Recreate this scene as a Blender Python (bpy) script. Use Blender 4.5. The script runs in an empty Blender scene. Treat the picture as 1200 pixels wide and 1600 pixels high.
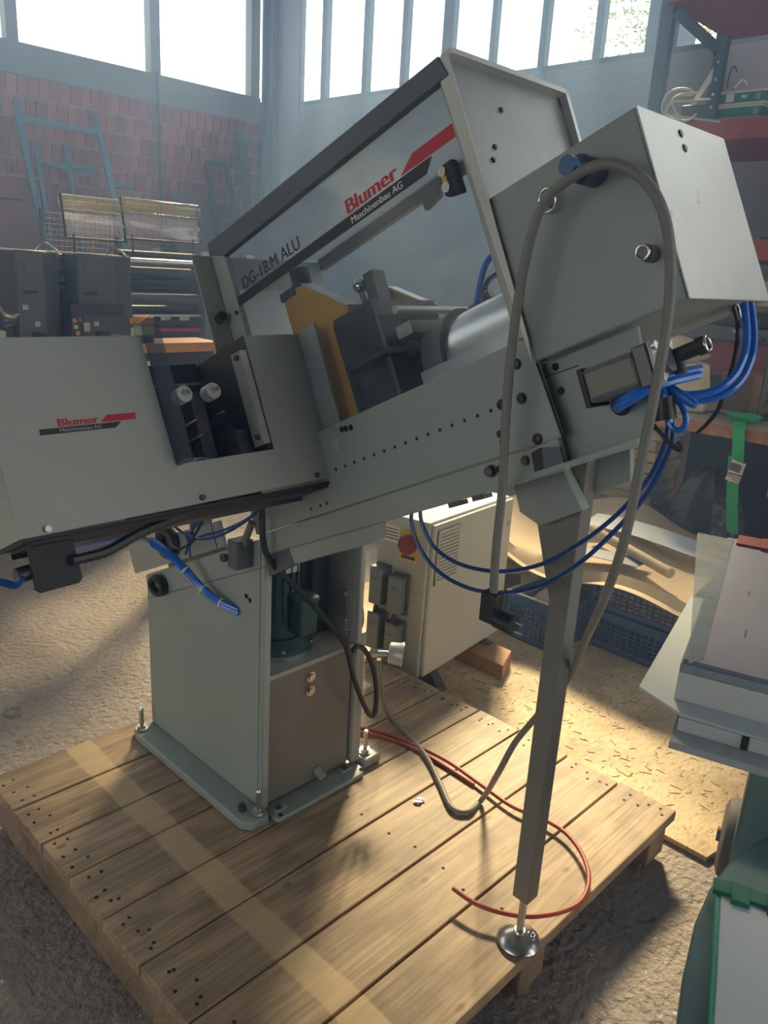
import bpy, bmesh, math, random
from mathutils import Vector, Matrix
random.seed(7)
R = math.radians
scene = bpy.context.scene

# ------------------------------------------------------------------ camera
cam_d = bpy.data.cameras.new('camera')
cam = bpy.data.objects.new('camera', cam_d)
scene.collection.objects.link(cam)
cam_d.sensor_fit = 'VERTICAL'
cam_d.sensor_height = 36.0
cam_d.lens = 36.0 * 1241.56 / 1600.0
cam_d.clip_start = 0.02
_pi, _ro, _ya = R(17.057), R(-3.495), R(43.558)
_f = Vector((math.cos(_ya) * math.cos(_pi), math.sin(_ya) * math.cos(_pi), -math.sin(_pi)))
_r = Vector((math.sin(_ya), -math.cos(_ya), 0))
_d = _f.cross(_r)
_r2 = _r * math.cos(_ro) + _d * math.sin(_ro)
_d2 = -_r * math.sin(_ro) + _d * math.cos(_ro)
M4 = Matrix((_r2, -_d2, -_f)).transposed().to_4x4()
M4.translation = Vector((0, 0, 1.58))
cam.matrix_world = M4
scene.camera = cam

# ------------------------------------------------------------------ world, sun, exposure
world = bpy.data.worlds.new('sky')
scene.world = world
world.use_nodes = True
_bg = world.node_tree.nodes['Background']
_bg.inputs[0].default_value = (0.90, 0.95, 1.0, 1)
_bg.inputs[1].default_value = 2.6
sun_d = bpy.data.lights.new('sun', 'SUN')
sun = bpy.data.objects.new('sun', sun_d)
scene.collection.objects.link(sun)
SUN_AZ, SUN_EL = 40, 40
sun_d.energy = 23.0
sun_d.angle = R(12)
sun_d.color = (1.0, 0.83, 0.58)
_to = Vector((math.cos(R(SUN_AZ)) * math.cos(R(SUN_EL)), math.sin(R(SUN_AZ)) * math.cos(R(SUN_EL)), math.sin(R(SUN_EL))))
sun.rotation_euler = _to.to_track_quat('Z', 'Y').to_euler()
sun.location = (12, 10, 12)
vs = scene.view_settings
vs.view_transform = 'Standard'
vs.look = 'None'
vs.exposure = 0.0
vs.gamma = 1.0
vs.use_curve_mapping = False
scene.cycles.use_denoising = True
scene.cycles.max_bounces = 10
scene.cycles.transparent_max_bounces = 16
scene.cycles.caustics_reflective = False
scene.cycles.caustics_refractive = False
scene.cycles.sample_clamp_indirect = 4.0

# ------------------------------------------------------------------ materials
MATS = {}
def mat(name, col, rough=0.5, metal=0.0, var=0.0, vscale=6.0, bump=0.0, bscale=80.0, col2=None, stretch=None,
        spec=0.5, alpha=1.0, coat=0.0, detail=5.0, spots=None):
    m = bpy.data.materials.new(name)
    m.use_nodes = True
    nt = m.node_tree
    b = nt.nodes['Principled BSDF']
    b.inputs['Base Color'].default_value = (*col, 1)
    b.inputs['Roughness'].default_value = rough
    b.inputs['Metallic'].default_value = metal
    b.inputs['Specular IOR Level'].default_value = spec
    b.inputs['Alpha'].default_value = alpha
    b.inputs['Coat Weight'].default_value = coat
    if var or col2 or bump or spots:
        tc = nt.nodes.new('ShaderNodeTexCoord')
        mp = nt.nodes.new('ShaderNodeMapping')
        nt.links.new(tc.outputs['Object'], mp.inputs['Vector'])
        if stretch: mp.inputs['Scale'].default_value = stretch
        nz = nt.nodes.new('ShaderNodeTexNoise')
        nz.inputs['Scale'].default_value = vscale
        nz.inputs['Detail'].default_value = detail
        nz.inputs['Roughness'].default_value = 0.6
        nt.links.new(mp.outputs['Vector'], nz.inputs['Vector'])
        if var or col2:
            cr = nt.nodes.new('ShaderNodeValToRGB')
            cr.color_ramp.elements[0].position = 0.32
            cr.color_ramp.elements[1].position = 0.68
            c2 = col2 or tuple(max(0, min(1, c * (1 + var))) for c in col)
            c1 = col if col2 else tuple(c * (1 - var) for c in col)
            cr.color_ramp.elements[0].color = (*c1, 1)
            cr.color_ramp.elements[1].color = (*c2, 1)
            nt.links.new(nz.outputs['Fac'], cr.inputs['Fac'])
            out = cr.outputs['Color']
            if spots:
                n2 = nt.nodes.new('ShaderNodeTexNoise')
                n2.inputs['Scale'].default_value = spots[1]
                n2.inputs['Detail'].default_value = 3
                nt.links.new(mp.outputs['Vector'], n2.inputs['Vector'])
                r2 = nt.nodes.new('ShaderNodeValToRGB')
                r2.color_ramp.elements[0].position = spots[2]
                r2.color_ramp.elements[1].position = spots[2] + 0.08
                nt.links.new(n2.outputs['Fac'], r2.inputs['Fac'])
                mx = nt.nodes.new('ShaderNodeMixRGB')
                nt.links.new(r2.outputs['Color'], mx.inputs['Fac'])
                nt.links.new(out, mx.inputs['Color1'])
                mx.inputs['Color2'].default_value = (*spots[0], 1)
                out = mx.outputs['Color']
            nt.links.new(out, b.inputs['Base Color'])
        if bump:
            nb = nt.nodes.new('ShaderNodeTexNoise')
            nb.inputs['Scale'].default_value = bscale
            nb.inputs['Detail'].default_value = 6
            nt.links.new(mp.outputs['Vector'], nb.inputs['Vector'])
            bp = nt.nodes.new('ShaderNodeBump')
            bp.inputs['Strength'].default_value = bump
            bp.inputs['Distance'].default_value = 0.02
            nt.links.new(nb.outputs['Fac'], bp.inputs['Height'])
            nt.links.new(bp.outputs['Normal'], b.inputs['Normal'])
    MATS[name] = m
    return m

def clear_mat(name, tint=(0.96, 0.98, 1.0), gloss=0.06, diffuse=0.0, dcol=(0.8, 0.85, 0.9), smear=0.0, trans=True):
    """thin clear sheet: transparent + glossy film + optional milky scatter with smears"""
    m = bpy.data.materials.new(name)
    m.use_nodes = True
    nt = m.node_tree
    for n in list(nt.nodes): nt.nodes.remove(n)
    out = nt.nodes.new('ShaderNodeOutputMaterial')
    tr = nt.nodes.new('ShaderNodeBsdfTransparent'); tr.inputs[0].default_value = (*tint, 1)
    gl = nt.nodes.new('ShaderNodeBsdfGlossy'); gl.inputs['Roughness'].default_value = 0.04
    lw = nt.nodes.new('ShaderNodeLayerWeight')
    pw = nt.nodes.new('ShaderNodeMath'); pw.operation = 'POWER'; pw.inputs[1].default_value = 5
    nt.links.new(lw.outputs['Facing'], pw.inputs[0])
    mul = nt.nodes.new('ShaderNodeMath'); mul.operation = 'MULTIPLY_ADD'; mul.inputs[1].default_value = 0.8; mul.inputs[2].default_value = gloss * 0.6
    nt.links.new(pw.outputs[0], mul.inputs[0])
    mx = nt.nodes.new('ShaderNodeMixShader')
    nt.links.new(mul.outputs[0], mx.inputs[0]); nt.links.new(tr.outputs[0], mx.inputs[1]); nt.links.new(gl.outputs[0], mx.inputs[2])
    last = mx.outputs[0]
    if diffuse or smear:
        df = nt.nodes.new('ShaderNodeBsdfDiffuse'); df.inputs[0].default_value = (*dcol, 1)
        tl = nt.nodes.new('ShaderNodeBsdfTranslucent'); tl.inputs[0].default_value = (*dcol, 1)
        ad = nt.nodes.new('ShaderNodeMixShader'); ad.inputs[0].default_value = 0.5
        nt.links.new(df.outputs[0], ad.inputs[1]); nt.links.new(tl.outputs[0], ad.inputs[2])
        m2 = nt.nodes.new('ShaderNodeMixShader')
        tc = nt.nodes.new('ShaderNodeTexCoord')
        mp = nt.nodes.new('ShaderNodeMapping'); mp.inputs['Scale'].default_value = (3, 2, 5)
        nt.links.new(tc.outputs['Object'], mp.inputs['Vector'])
        nz = nt.nodes.new('ShaderNodeTexNoise'); nz.inputs['Scale'].default_value = 2.5; nz.inputs['Detail'].default_value = 6
        nz.inputs['Distortion'].default_value = 1.2
        nt.links.new(mp.outputs['Vector'], nz.inputs['Vector'])
        mr = nt.nodes.new('ShaderNodeMapRange')
        mr.inputs['From Min'].default_value = 0.35; mr.inputs['From Max'].default_value = 0.75
        mr.inputs['To Min'].default_value = diffuse; mr.inputs['To Max'].default_value = diffuse + smear
        nt.links.new(nz.outputs['Fac'], mr.inputs['Value'])
        nt.links.new(mr.outputs[0], m2.inputs[0])
        nt.links.new(last, m2.inputs[1]); nt.links.new(ad.outputs[0], m2.inputs[2])
        last = m2.outputs[0]
    nt.links.new(last, out.inputs[0])
    MATS[name] = m
    return m

GREY = mat('machine_grey_paint', (0.40, 0.42, 0.385), 0.42, 0, var=0.05, vscale=3, bump=0.015, bscale=220)
GREY_G = mat('machine_green_grey_paint', (0.325, 0.37, 0.345), 0.42, 0, var=0.06, vscale=2.5, bump=0.015, bscale=220, spots=((0.20, 0.22, 0.21), 11, 0.735))
GREY_D = mat('weathered_grey_paint', (0.105, 0.125, 0.142), 0.5, 0, var=0.12, vscale=5)
GREY_L = mat('brushed_sheet_metal', (0.62, 0.63, 0.61), 0.34, 0.35, var=0.10, vscale=4, spots=((0.38, 0.38, 0.37), 16, 0.66))
LEGGREY = mat('leg_brown_grey_paint', (0.21, 0.20, 0.172), 0.45, 0, var=0.07, vscale=6)
ALU = mat('aluminium', (0.66, 0.68, 0.70), 0.3, 0.9, var=0.08, vscale=10)
STEEL = mat('bright_steel', (0.62, 0.62, 0.60), 0.25, 0.95)
DSTEEL = mat('dark_steel', (0.12, 0.12, 0.125), 0.4, 0.7)
BLACK = mat('black_plastic', (0.018, 0.018, 0.02), 0.42)
BLACKM = mat('black_matt_sheet', (0.022, 0.024, 0.028), 0.6)
HOLE = mat('bore_black', (0.01, 0.01, 0.012), 0.8)
RUBBER = mat('grey_cable_sheath', (0.20, 0.195, 0.178), 0.5, var=0.06, vscale=20)
BLUE = mat('blue_hose', (0.003, 0.165, 0.70), 0.22, 0, coat=0.5)
BLUED = mat('dark_blue_hose', (0.010, 0.06, 0.26), 0.3)
BLUECAP = mat('blue_cap', (0.06, 0.14, 0.30), 0.4)
NAVY = mat('navy_plastic', (0.03, 0.04, 0.07), 0.45)
RED = mat('red_paint', (0.50, 0.025, 0.025), 0.4)
REDHOSE = mat('red_hose_rubber', (0.40, 0.07, 0.045), 0.45, var=0.15, vscale=20)
INKRED = mat('print_red', (0.55, 0.02, 0.03), 0.4)
INKBLACK = mat('print_black', (0.02, 0.02, 0.025), 0.45)
INKGREY = mat('print_pale', (0.55, 0.55, 0.53), 0.5)
INKWHITE = mat('print_white', (0.85, 0.85, 0.85), 0.5)
YELLOW = mat('yellow_paint', (0.62, 0.33, 0.035), 0.4, var=0.08, vscale=8)
WHITE = mat('white_nylon', (0.75, 0.75, 0.74), 0.4)
TEAL = mat('motor_green_paint', (0.025, 0.085, 0.085), 0.4, var=0.12, vscale=20)
CREAM = mat('cabinet_cream_paint', (0.55, 0.53, 0.44), 0.45, var=0.03, vscale=4)
CABGREY = mat('cabinet_side_paint', (0.46, 0.47, 0.45), 0.45, var=0.03, vscale=4)
CONN = mat('connector_grey_cast', (0.17, 0.19, 0.20), 0.45, 0.3, var=0.1, vscale=30)
PRESS = mat('press_grey_paint', (0.075, 0.085, 0.095), 0.4, 0, var=0.18, vscale=3, col2=(0.11, 0.105, 0.10))
PRESSD = mat('press_dark', (0.022, 0.025, 0.03), 0.45)
BRASS = mat('brass', (0.55, 0.36, 0.12), 0.35, 0.8)
PAPER = mat('white_paper', (0.62, 0.66, 0.70), 0.7, var=0.04, vscale=6)
PAPERG = mat('lilac_grey_wrapper', (0.17, 0.18, 0.25), 0.5, var=0.06, vscale=5)
PAPERE = mat('paper_edges', (0.55, 0.57, 0.55), 0.8, var=0.10, vscale=60, stretch=(1, 1, 14))
BROWNPAPER = mat('brown_packing_paper', (0.62, 0.46, 0.28), 0.75, var=0.08, vscale=4, bump=0.1, bscale=14)
CARD = mat('cardboard', (0.34, 0.20, 0.10), 0.8, var=0.10, vscale=8)
CRATE = mat('blue_crate_plastic', (0.018, 0.06, 0.20), 0.45)
GREENSTRAP = mat('green_webbing', (0.03, 0.52, 0.20), 0.6, bump=0.2, bscale=300)
GREENCOMB = mat('green_comb_plastic', (0.0, 0.16, 0.085), 0.4)
REDCOMB = mat('dark_red_comb_plastic', (0.20, 0.012, 0.02), 0.45)
GREENTAB = mat('green_enamel', (0.085, 0.17, 0.18), 0.35, var=0.25, vscale=6)
GREENBOX = mat('green_case', (0.0, 0.19, 0.17), 0.5, var=0.06, vscale=6)
BOXCREAM = mat('case_trim_cream', (0.55, 0.56, 0.48), 0.5)
SHELFRED = mat('red_shelf_paint', (0.33, 0.055, 0.045), 0.55, var=0.2, vscale=4)
BLUESTEEL = mat('blue_steel_paint', (0.05, 0.17, 0.26), 0.45, var=0.12, vscale=8)
DBLUESTEEL = mat('dark_blue_steel_paint', (0.04, 0.075, 0.11), 0.5, var=0.15, vscale=6)
BROWNWOOD = mat('brown_panel_wood', (0.24, 0.06, 0.05), 0.6, var=0.15, vscale=5)
BENCHWOOD = mat('bench_wood', (0.42, 0.19, 0.075), 0.6, var=0.22, vscale=6, stretch=(1, 6, 6))
PALEWOOD = mat('pale_bench_top', (0.50, 0.40, 0.29), 0.65, var=0.2, vscale=7)
BLOCKWOOD = mat('timber_block_wood', (0.40, 0.19, 0.075), 0.65, var=0.2, vscale=14, stretch=(1, 5, 5))
CONCRETE = mat('wall_plaster', (0.20, 0.225, 0.245), 0.9, var=0.08, vscale=2, bump=0.1, bscale=20)
BAND = mat('concrete_band', (0.22, 0.25, 0.27), 0.85, var=0.08, vscale=2)
MORTAR = mat('mortar', (0.33, 0.27, 0.25), 0.95, var=0.15, vscale=12, bump=0.2)
BRICKS = [mat('red_brick_%s' % n, c, 0.85, var=0.14, vscale=9, bump=0.25, bscale=60) for n, c in
          (('plain', (0.36, 0.105, 0.075)), ('dark', (0.29, 0.085, 0.065)), ('pale', (0.42, 0.135, 0.095)))]
CHROME = mat('chrome', (0.75, 0.75, 0.74), 0.12, 1.0)
GLASSY = clear_mat('clear_acrylic', gloss=0.06, diffuse=0.012, smear=0.06)
MILKY = clear_mat('dusty_acrylic_roof', gloss=0.06, diffuse=0.50, smear=0.15, dcol=(0.78, 0.87, 0.94))
SMOKE = clear_mat('smoked_acrylic', tint=(0.62, 0.68, 0.74), gloss=0.08, diffuse=0.12, smear=0.06, dcol=(0.35, 0.40, 0.46))
PANE = clear_mat('window_glass', tint=(0.97, 0.98, 0.98), gloss=0.05)
FILM = clear_mat('clear_plastic_sheet', tint=(0.85, 0.88, 0.88), gloss=0.10, diffuse=0.25, smear=0.12)
YACRYL = clear_mat('yellowed_acrylic', tint=(0.90, 0.86, 0.70), gloss=0.25, diffuse=0.10, smear=0.12, dcol=(0.75, 0.72, 0.62))
BAGM = mat('black_bin_bag', (0.03, 0.03, 0.033), 0.25, bump=0.9, bscale=18)
CLOTH = mat('beige_cloth', (0.60, 0.49, 0.33), 0.85, var=0.1, vscale=10, bump=0.4, bscale=30)
LEAF = mat('leaf_green', (0.30, 0.36, 0.17), 0.7, var=0.25, vscale=2)
BARK = mat('bark', (0.22, 0.18, 0.13), 0.9, var=0.2)
PALEWALL = mat('stacked_pale_timber', (0.50, 0.36, 0.20), 0.8, var=0.2, vscale=9, stretch=(1, 1, 8))

def floor_mat():
    m = mat('rough_concrete_floor', (0.30, 0.262, 0.245), 0.8, var=0.30, vscale=1.6, bump=0.9, bscale=42, detail=10)
    nt = m.node_tree
    b = nt.nodes['Principled BSDF']
    base = b.inputs['Base Color'].links[0].from_socket
    tc = nt.nodes.new('ShaderNodeTexCoord')
    vor = nt.nodes.new('ShaderNodeTexNoise'); vor.inputs['Scale'].default_value = 60; vor.inputs['Detail'].default_value = 4
    nt.links.new(tc.outputs['Object'], vor.inputs['Vector'])
    cr = nt.nodes.new('ShaderNodeValToRGB')
    cr.color_ramp.elements[0].position = 0.64; cr.color_ramp.elements[1].position = 0.72
    nt.links.new(vor.outputs['Fac'], cr.inputs['Fac'])
    mx = nt.nodes.new('ShaderNodeMixRGB'); mx.inputs['Color2'].default_value = (0.58, 0.55, 0.52, 1)
    nt.links.new(cr.outputs['Color'], mx.inputs['Fac']); nt.links.new(base, mx.inputs['Color1'])
    n3 = nt.nodes.new('ShaderNodeTexNoise'); n3.inputs['Scale'].default_value = 11; n3.inputs['Detail'].default_value = 8
    n3.inputs['Distortion'].default_value = 2.0
    nt.links.new(tc.outputs['Object'], n3.inputs['Vector'])
    c3 = nt.nodes.new('ShaderNodeValToRGB')
    c3.color_ramp.elements[0].position = 0.30; c3.color_ramp.elements[1].position = 0.40
    c3.color_ramp.elements[0].color = (0.35, 0.33, 0.32, 1); c3.color_ramp.elements[1].color = (1, 1, 1, 1)
    nt.links.new(n3.outputs['Fac'], c3.inputs['Fac'])
    m2 = nt.nodes.new('ShaderNodeMixRGB'); m2.blend_type = 'MULTIPLY'; m2.inputs['Fac'].default_value = 0.8
    nt.links.new(mx.outputs['Color'], m2.inputs['Color1']); nt.links.new(c3.outputs['Color'], m2.inputs['Color2'])
    nt.links.new(m2.outputs['Color'], b.inputs['Base Color'])
    return m
FLOORM = floor_mat()

def wood_mat(name, c1, c2, band=None):
    """planed softwood running along X, with knots, grain, optional paler cleaned band across the boards"""
    m = bpy.data.materials.new(name); m.use_nodes = True
    nt = m.node_tree; b = nt.nodes['Principled BSDF']
    b.inputs['Roughness'].default_value = 0.55
    geo = nt.nodes.new('ShaderNodeNewGeometry')
    oi = nt.nodes.new('ShaderNodeObjectInfo')
    add = nt.nodes.new('ShaderNodeVectorMath'); add.operation = 'ADD'
    sc = nt.nodes.new('ShaderNodeVectorMath'); sc.operation = 'SCALE'; sc.inputs['Scale'].default_value = 13
    cmb = nt.nodes.new('ShaderNodeCombineXYZ')
    nt.links.new(oi.outputs['Random'], cmb.inputs[0]); nt.links.new(oi.outputs['Random'], cmb.inputs[2])
    nt.links.new(cmb.outputs[0], sc.inputs[0])
    nt.links.new(geo.outputs['Position'], add.inputs[0]); nt.links.new(sc.outputs[0], add.inputs[1])
    mp = nt.nodes.new('ShaderNodeMapping'); mp.inputs['Scale'].default_value = (1.2, 14, 14)
    nt.links.new(add.outputs[0], mp.inputs['Vector'])
    nz = nt.nodes.new('ShaderNodeTexNoise'); nz.inputs['Scale'].default_value = 2.2; nz.inputs['Detail'].default_value = 8
    nz.inputs['Distortion'].default_value = 0.6
    nt.links.new(mp.outputs[0], nz.inputs['Vector'])
    cr = nt.nodes.new('ShaderNodeValToRGB')
    cr.color_ramp.elements[0].position = 0.3; cr.color_ramp.elements[1].position = 0.7
    cr.color_ramp.elements[0].color = (*c1, 1); cr.color_ramp.elements[1].color = (*c2, 1)
    nt.links.new(nz.outputs['Fac'], cr.inputs['Fac'])
    # blotchy dirt
    n2 = nt.nodes.new('ShaderNodeTexNoise'); n2.inputs['Scale'].default_value = 7; n2.inputs['Detail'].default_value = 7
    nt.links.new(geo.outputs['Position'], n2.inputs['Vector'])
    c2r = nt.nodes.new('ShaderNodeValToRGB')
    c2r.color_ramp.elements[0].position = 0.30; c2r.color_ramp.elements[1].position = 0.56
    c2r.color_ramp.elements[0].color = (0.45, 0.42, 0.40, 1); c2r.color_ramp.elements[1].color = (1, 1, 1, 1)
    nt.links.new(n2.outputs['Fac'], c2r.inputs['Fac'])
    mx = nt.nodes.new('ShaderNodeMixRGB'); mx.blend_type = 'MULTIPLY'; mx.inputs['Fac'].default_value = 0.75
    nt.links.new(cr.outputs[0], mx.inputs['Color1']); nt.links.new(c2r.outputs[0], mx.inputs['Color2'])
    out = mx.outputs[0]
    # knots
    mpk = nt.nodes.new('ShaderNodeMapping'); mpk.inputs['Scale'].default_value = (3.2, 6.0, 6.0)
    nt.links.new(add.outputs[0], mpk.inputs['Vector'])
    vk = nt.nodes.new('ShaderNodeTexVoronoi'); vk.inputs['Scale'].default_value = 1.9
    nt.links.new(mpk.outputs[0], vk.inputs['Vector'])
    ck = nt.nodes.new('ShaderNodeValToRGB')
    ck.color_ramp.elements[0].position = 0.05; ck.color_ramp.elements[1].position = 0.11
    ck.color_ramp.elements[0].color = (0.40, 0.26, 0.18, 1); ck.color_ramp.elements[1].color = (1, 1, 1, 1)
    nt.links.new(vk.outputs['Distance'], ck.inputs['Fac'])
    mk = nt.nodes.new('ShaderNodeMixRGB'); mk.blend_type = 'MULTIPLY'; mk.inputs['Fac'].default_value = 0.8
    nt.links.new(out, mk.inputs['Color1']); nt.links.new(ck.outputs[0], mk.inputs['Color2'])
    out = mk.outputs[0]
    # fine grain lines
    mpg = nt.nodes.new('ShaderNodeMapping'); mpg.inputs['Scale'].default_value = (5, 130, 130)
    nt.links.new(add.outputs[0], mpg.inputs['Vector'])
    ng = nt.nodes.new('ShaderNodeTexNoise'); ng.inputs['Scale'].default_value = 1.0; ng.inputs['Detail'].default_value = 4
    nt.links.new(mpg.outputs[0], ng.inputs['Vector'])
    cg = nt.nodes.new('ShaderNodeValToRGB')
    cg.color_ramp.elements[0].position = 0.36; cg.color_ramp.elements[1].position = 0.56
    cg.color_ramp.elements[0].color = (0.62, 0.58, 0.55, 1); cg.color_ramp.elements[1].color = (1, 1, 1, 1)
    nt.links.new(ng.outputs['Fac'], cg.inputs['Fac'])
    mg_ = nt.nodes.new('ShaderNodeMixRGB'); mg_.blend_type = 'MULTIPLY'; mg_.inputs['Fac'].default_value = 0.8
    nt.links.new(out, mg_.inputs['Color1']); nt.links.new(cg.outputs[0], mg_.inputs['Color2'])
    out = mg_.outputs[0]
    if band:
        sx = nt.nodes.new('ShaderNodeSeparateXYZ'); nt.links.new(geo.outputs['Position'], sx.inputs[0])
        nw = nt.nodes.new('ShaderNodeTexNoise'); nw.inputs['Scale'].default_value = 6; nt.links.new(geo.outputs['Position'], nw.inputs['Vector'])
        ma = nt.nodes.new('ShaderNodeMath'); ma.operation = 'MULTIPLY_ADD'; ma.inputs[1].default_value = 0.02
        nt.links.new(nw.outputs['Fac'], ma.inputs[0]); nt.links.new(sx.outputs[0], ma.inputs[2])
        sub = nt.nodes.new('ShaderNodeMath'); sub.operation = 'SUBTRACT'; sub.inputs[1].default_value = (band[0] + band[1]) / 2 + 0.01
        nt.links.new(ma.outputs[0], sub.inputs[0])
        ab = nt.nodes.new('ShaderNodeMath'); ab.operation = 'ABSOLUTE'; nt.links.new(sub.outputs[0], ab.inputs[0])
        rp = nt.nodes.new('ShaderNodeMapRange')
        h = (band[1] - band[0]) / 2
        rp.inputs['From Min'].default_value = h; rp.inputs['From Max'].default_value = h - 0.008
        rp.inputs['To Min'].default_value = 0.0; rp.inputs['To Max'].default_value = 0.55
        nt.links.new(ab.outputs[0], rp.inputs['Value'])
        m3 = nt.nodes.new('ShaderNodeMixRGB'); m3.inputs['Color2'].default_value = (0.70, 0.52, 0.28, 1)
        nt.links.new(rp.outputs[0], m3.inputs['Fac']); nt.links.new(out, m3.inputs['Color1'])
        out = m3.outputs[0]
    nt.links.new(out, b.inputs['Base Color'])
    bp = nt.nodes.new('ShaderNodeBump'); bp.inputs['Strength'].default_value = 0.15; bp.inputs['Distance'].default_value = 0.01
    nt.links.new(nz.outputs['Fac'], bp.inputs['Height']); nt.links.new(bp.outputs['Normal'], b.inputs['Normal'])
    MATS[name] = m
    return m
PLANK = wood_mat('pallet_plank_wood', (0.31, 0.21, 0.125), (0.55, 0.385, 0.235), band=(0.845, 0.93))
BEAMW = wood_mat('pallet_beam_wood', (0.26, 0.18, 0.11), (0.38, 0.27, 0.17))

def osb_mat():
    m = bpy.data.materials.new('strand_board'); m.use_nodes = True
    nt = m.node_tree; b = nt.nodes['Principled BSDF']; b.inputs['Roughness'].default_value = 0.7
    geo = nt.nodes.new('ShaderNodeNewGeometry')
    n0 = nt.nodes.new('ShaderNodeTexNoise'); n0.inputs['Scale'].default_value = 5; n0.inputs['Detail'].default_value = 2
    nt.links.new(geo.outputs['Position'], n0.inputs['Vector'])
    mix = nt.nodes.new('ShaderNodeMixRGB'); mix.blend_type = 'ADD'; mix.inputs['Fac'].default_value = 0.06
    nt.links.new(geo.outputs['Position'], mix.inputs['Color1']); nt.links.new(n0.outputs['Color'], mix.inputs['Color2'])
    mp = nt.nodes.new('ShaderNodeMapping'); mp.inputs['Scale'].default_value = (34, 110, 1); mp.inputs['Rotation'].default_value = (0, 0, 0.5)
    nt.links.new(mix.outputs[0], mp.inputs['Vector'])
    v = nt.nodes.new('ShaderNodeTexVoronoi'); v.inputs['Scale'].default_value = 1.6; v.inputs['Randomness'].default_value = 1
    nt.links.new(mp.outputs[0], v.inputs['Vector'])
    sx = nt.nodes.new('ShaderNodeSeparateXYZ'); nt.links.new(v.outputs['Color'], sx.inputs[0])
    cr = nt.nodes.new('ShaderNodeValToRGB')
    cr.color_ramp.elements[0].color = (0.52, 0.40, 0.25, 1); cr.color_ramp.elements[1].color = (0.66, 0.54, 0.36, 1)
    e = cr.color_ramp.elements.new(0.03); e.color = (0.36, 0.24, 0.13, 1)
    e = cr.color_ramp.elements.new(0.10); e.color = (0.54, 0.40, 0.23, 1)
    nt.links.new(sx.outputs[0], cr.inputs['Fac'])
    n2 = nt.nodes.new('ShaderNodeTexNoise'); n2.inputs['Scale'].default_value = 4; n2.inputs['Detail'].default_value = 5
    nt.links.new(geo.outputs['Position'], n2.inputs['Vector'])
    c2 = nt.nodes.new('ShaderNodeValToRGB')
    c2.color_ramp.elements[0].position = 0.3; c2.color_ramp.elements[1].position = 0.55
    c2.color_ramp.elements[0].color = (0.66, 0.60, 0.54, 1); c2.color_ramp.elements[1].color = (1, 1, 1, 1)
    nt.links.new(n2.outputs['Fac'], c2.inputs['Fac'])
    mm = nt.nodes.new('ShaderNodeMixRGB'); mm.blend_type = 'MULTIPLY'; mm.inputs['Fac'].default_value = 1
    nt.links.new(cr.outputs[0], mm.inputs['Color1']); nt.links.new(c2.outputs[0], mm.inputs['Color2'])
    nt.links.new(mm.outputs[0], b.inputs['Base Color'])
    return m
OSB = osb_mat()
VENTD = mat('vent_recess_brown', (0.14, 0.11, 0.07), 0.7)

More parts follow.
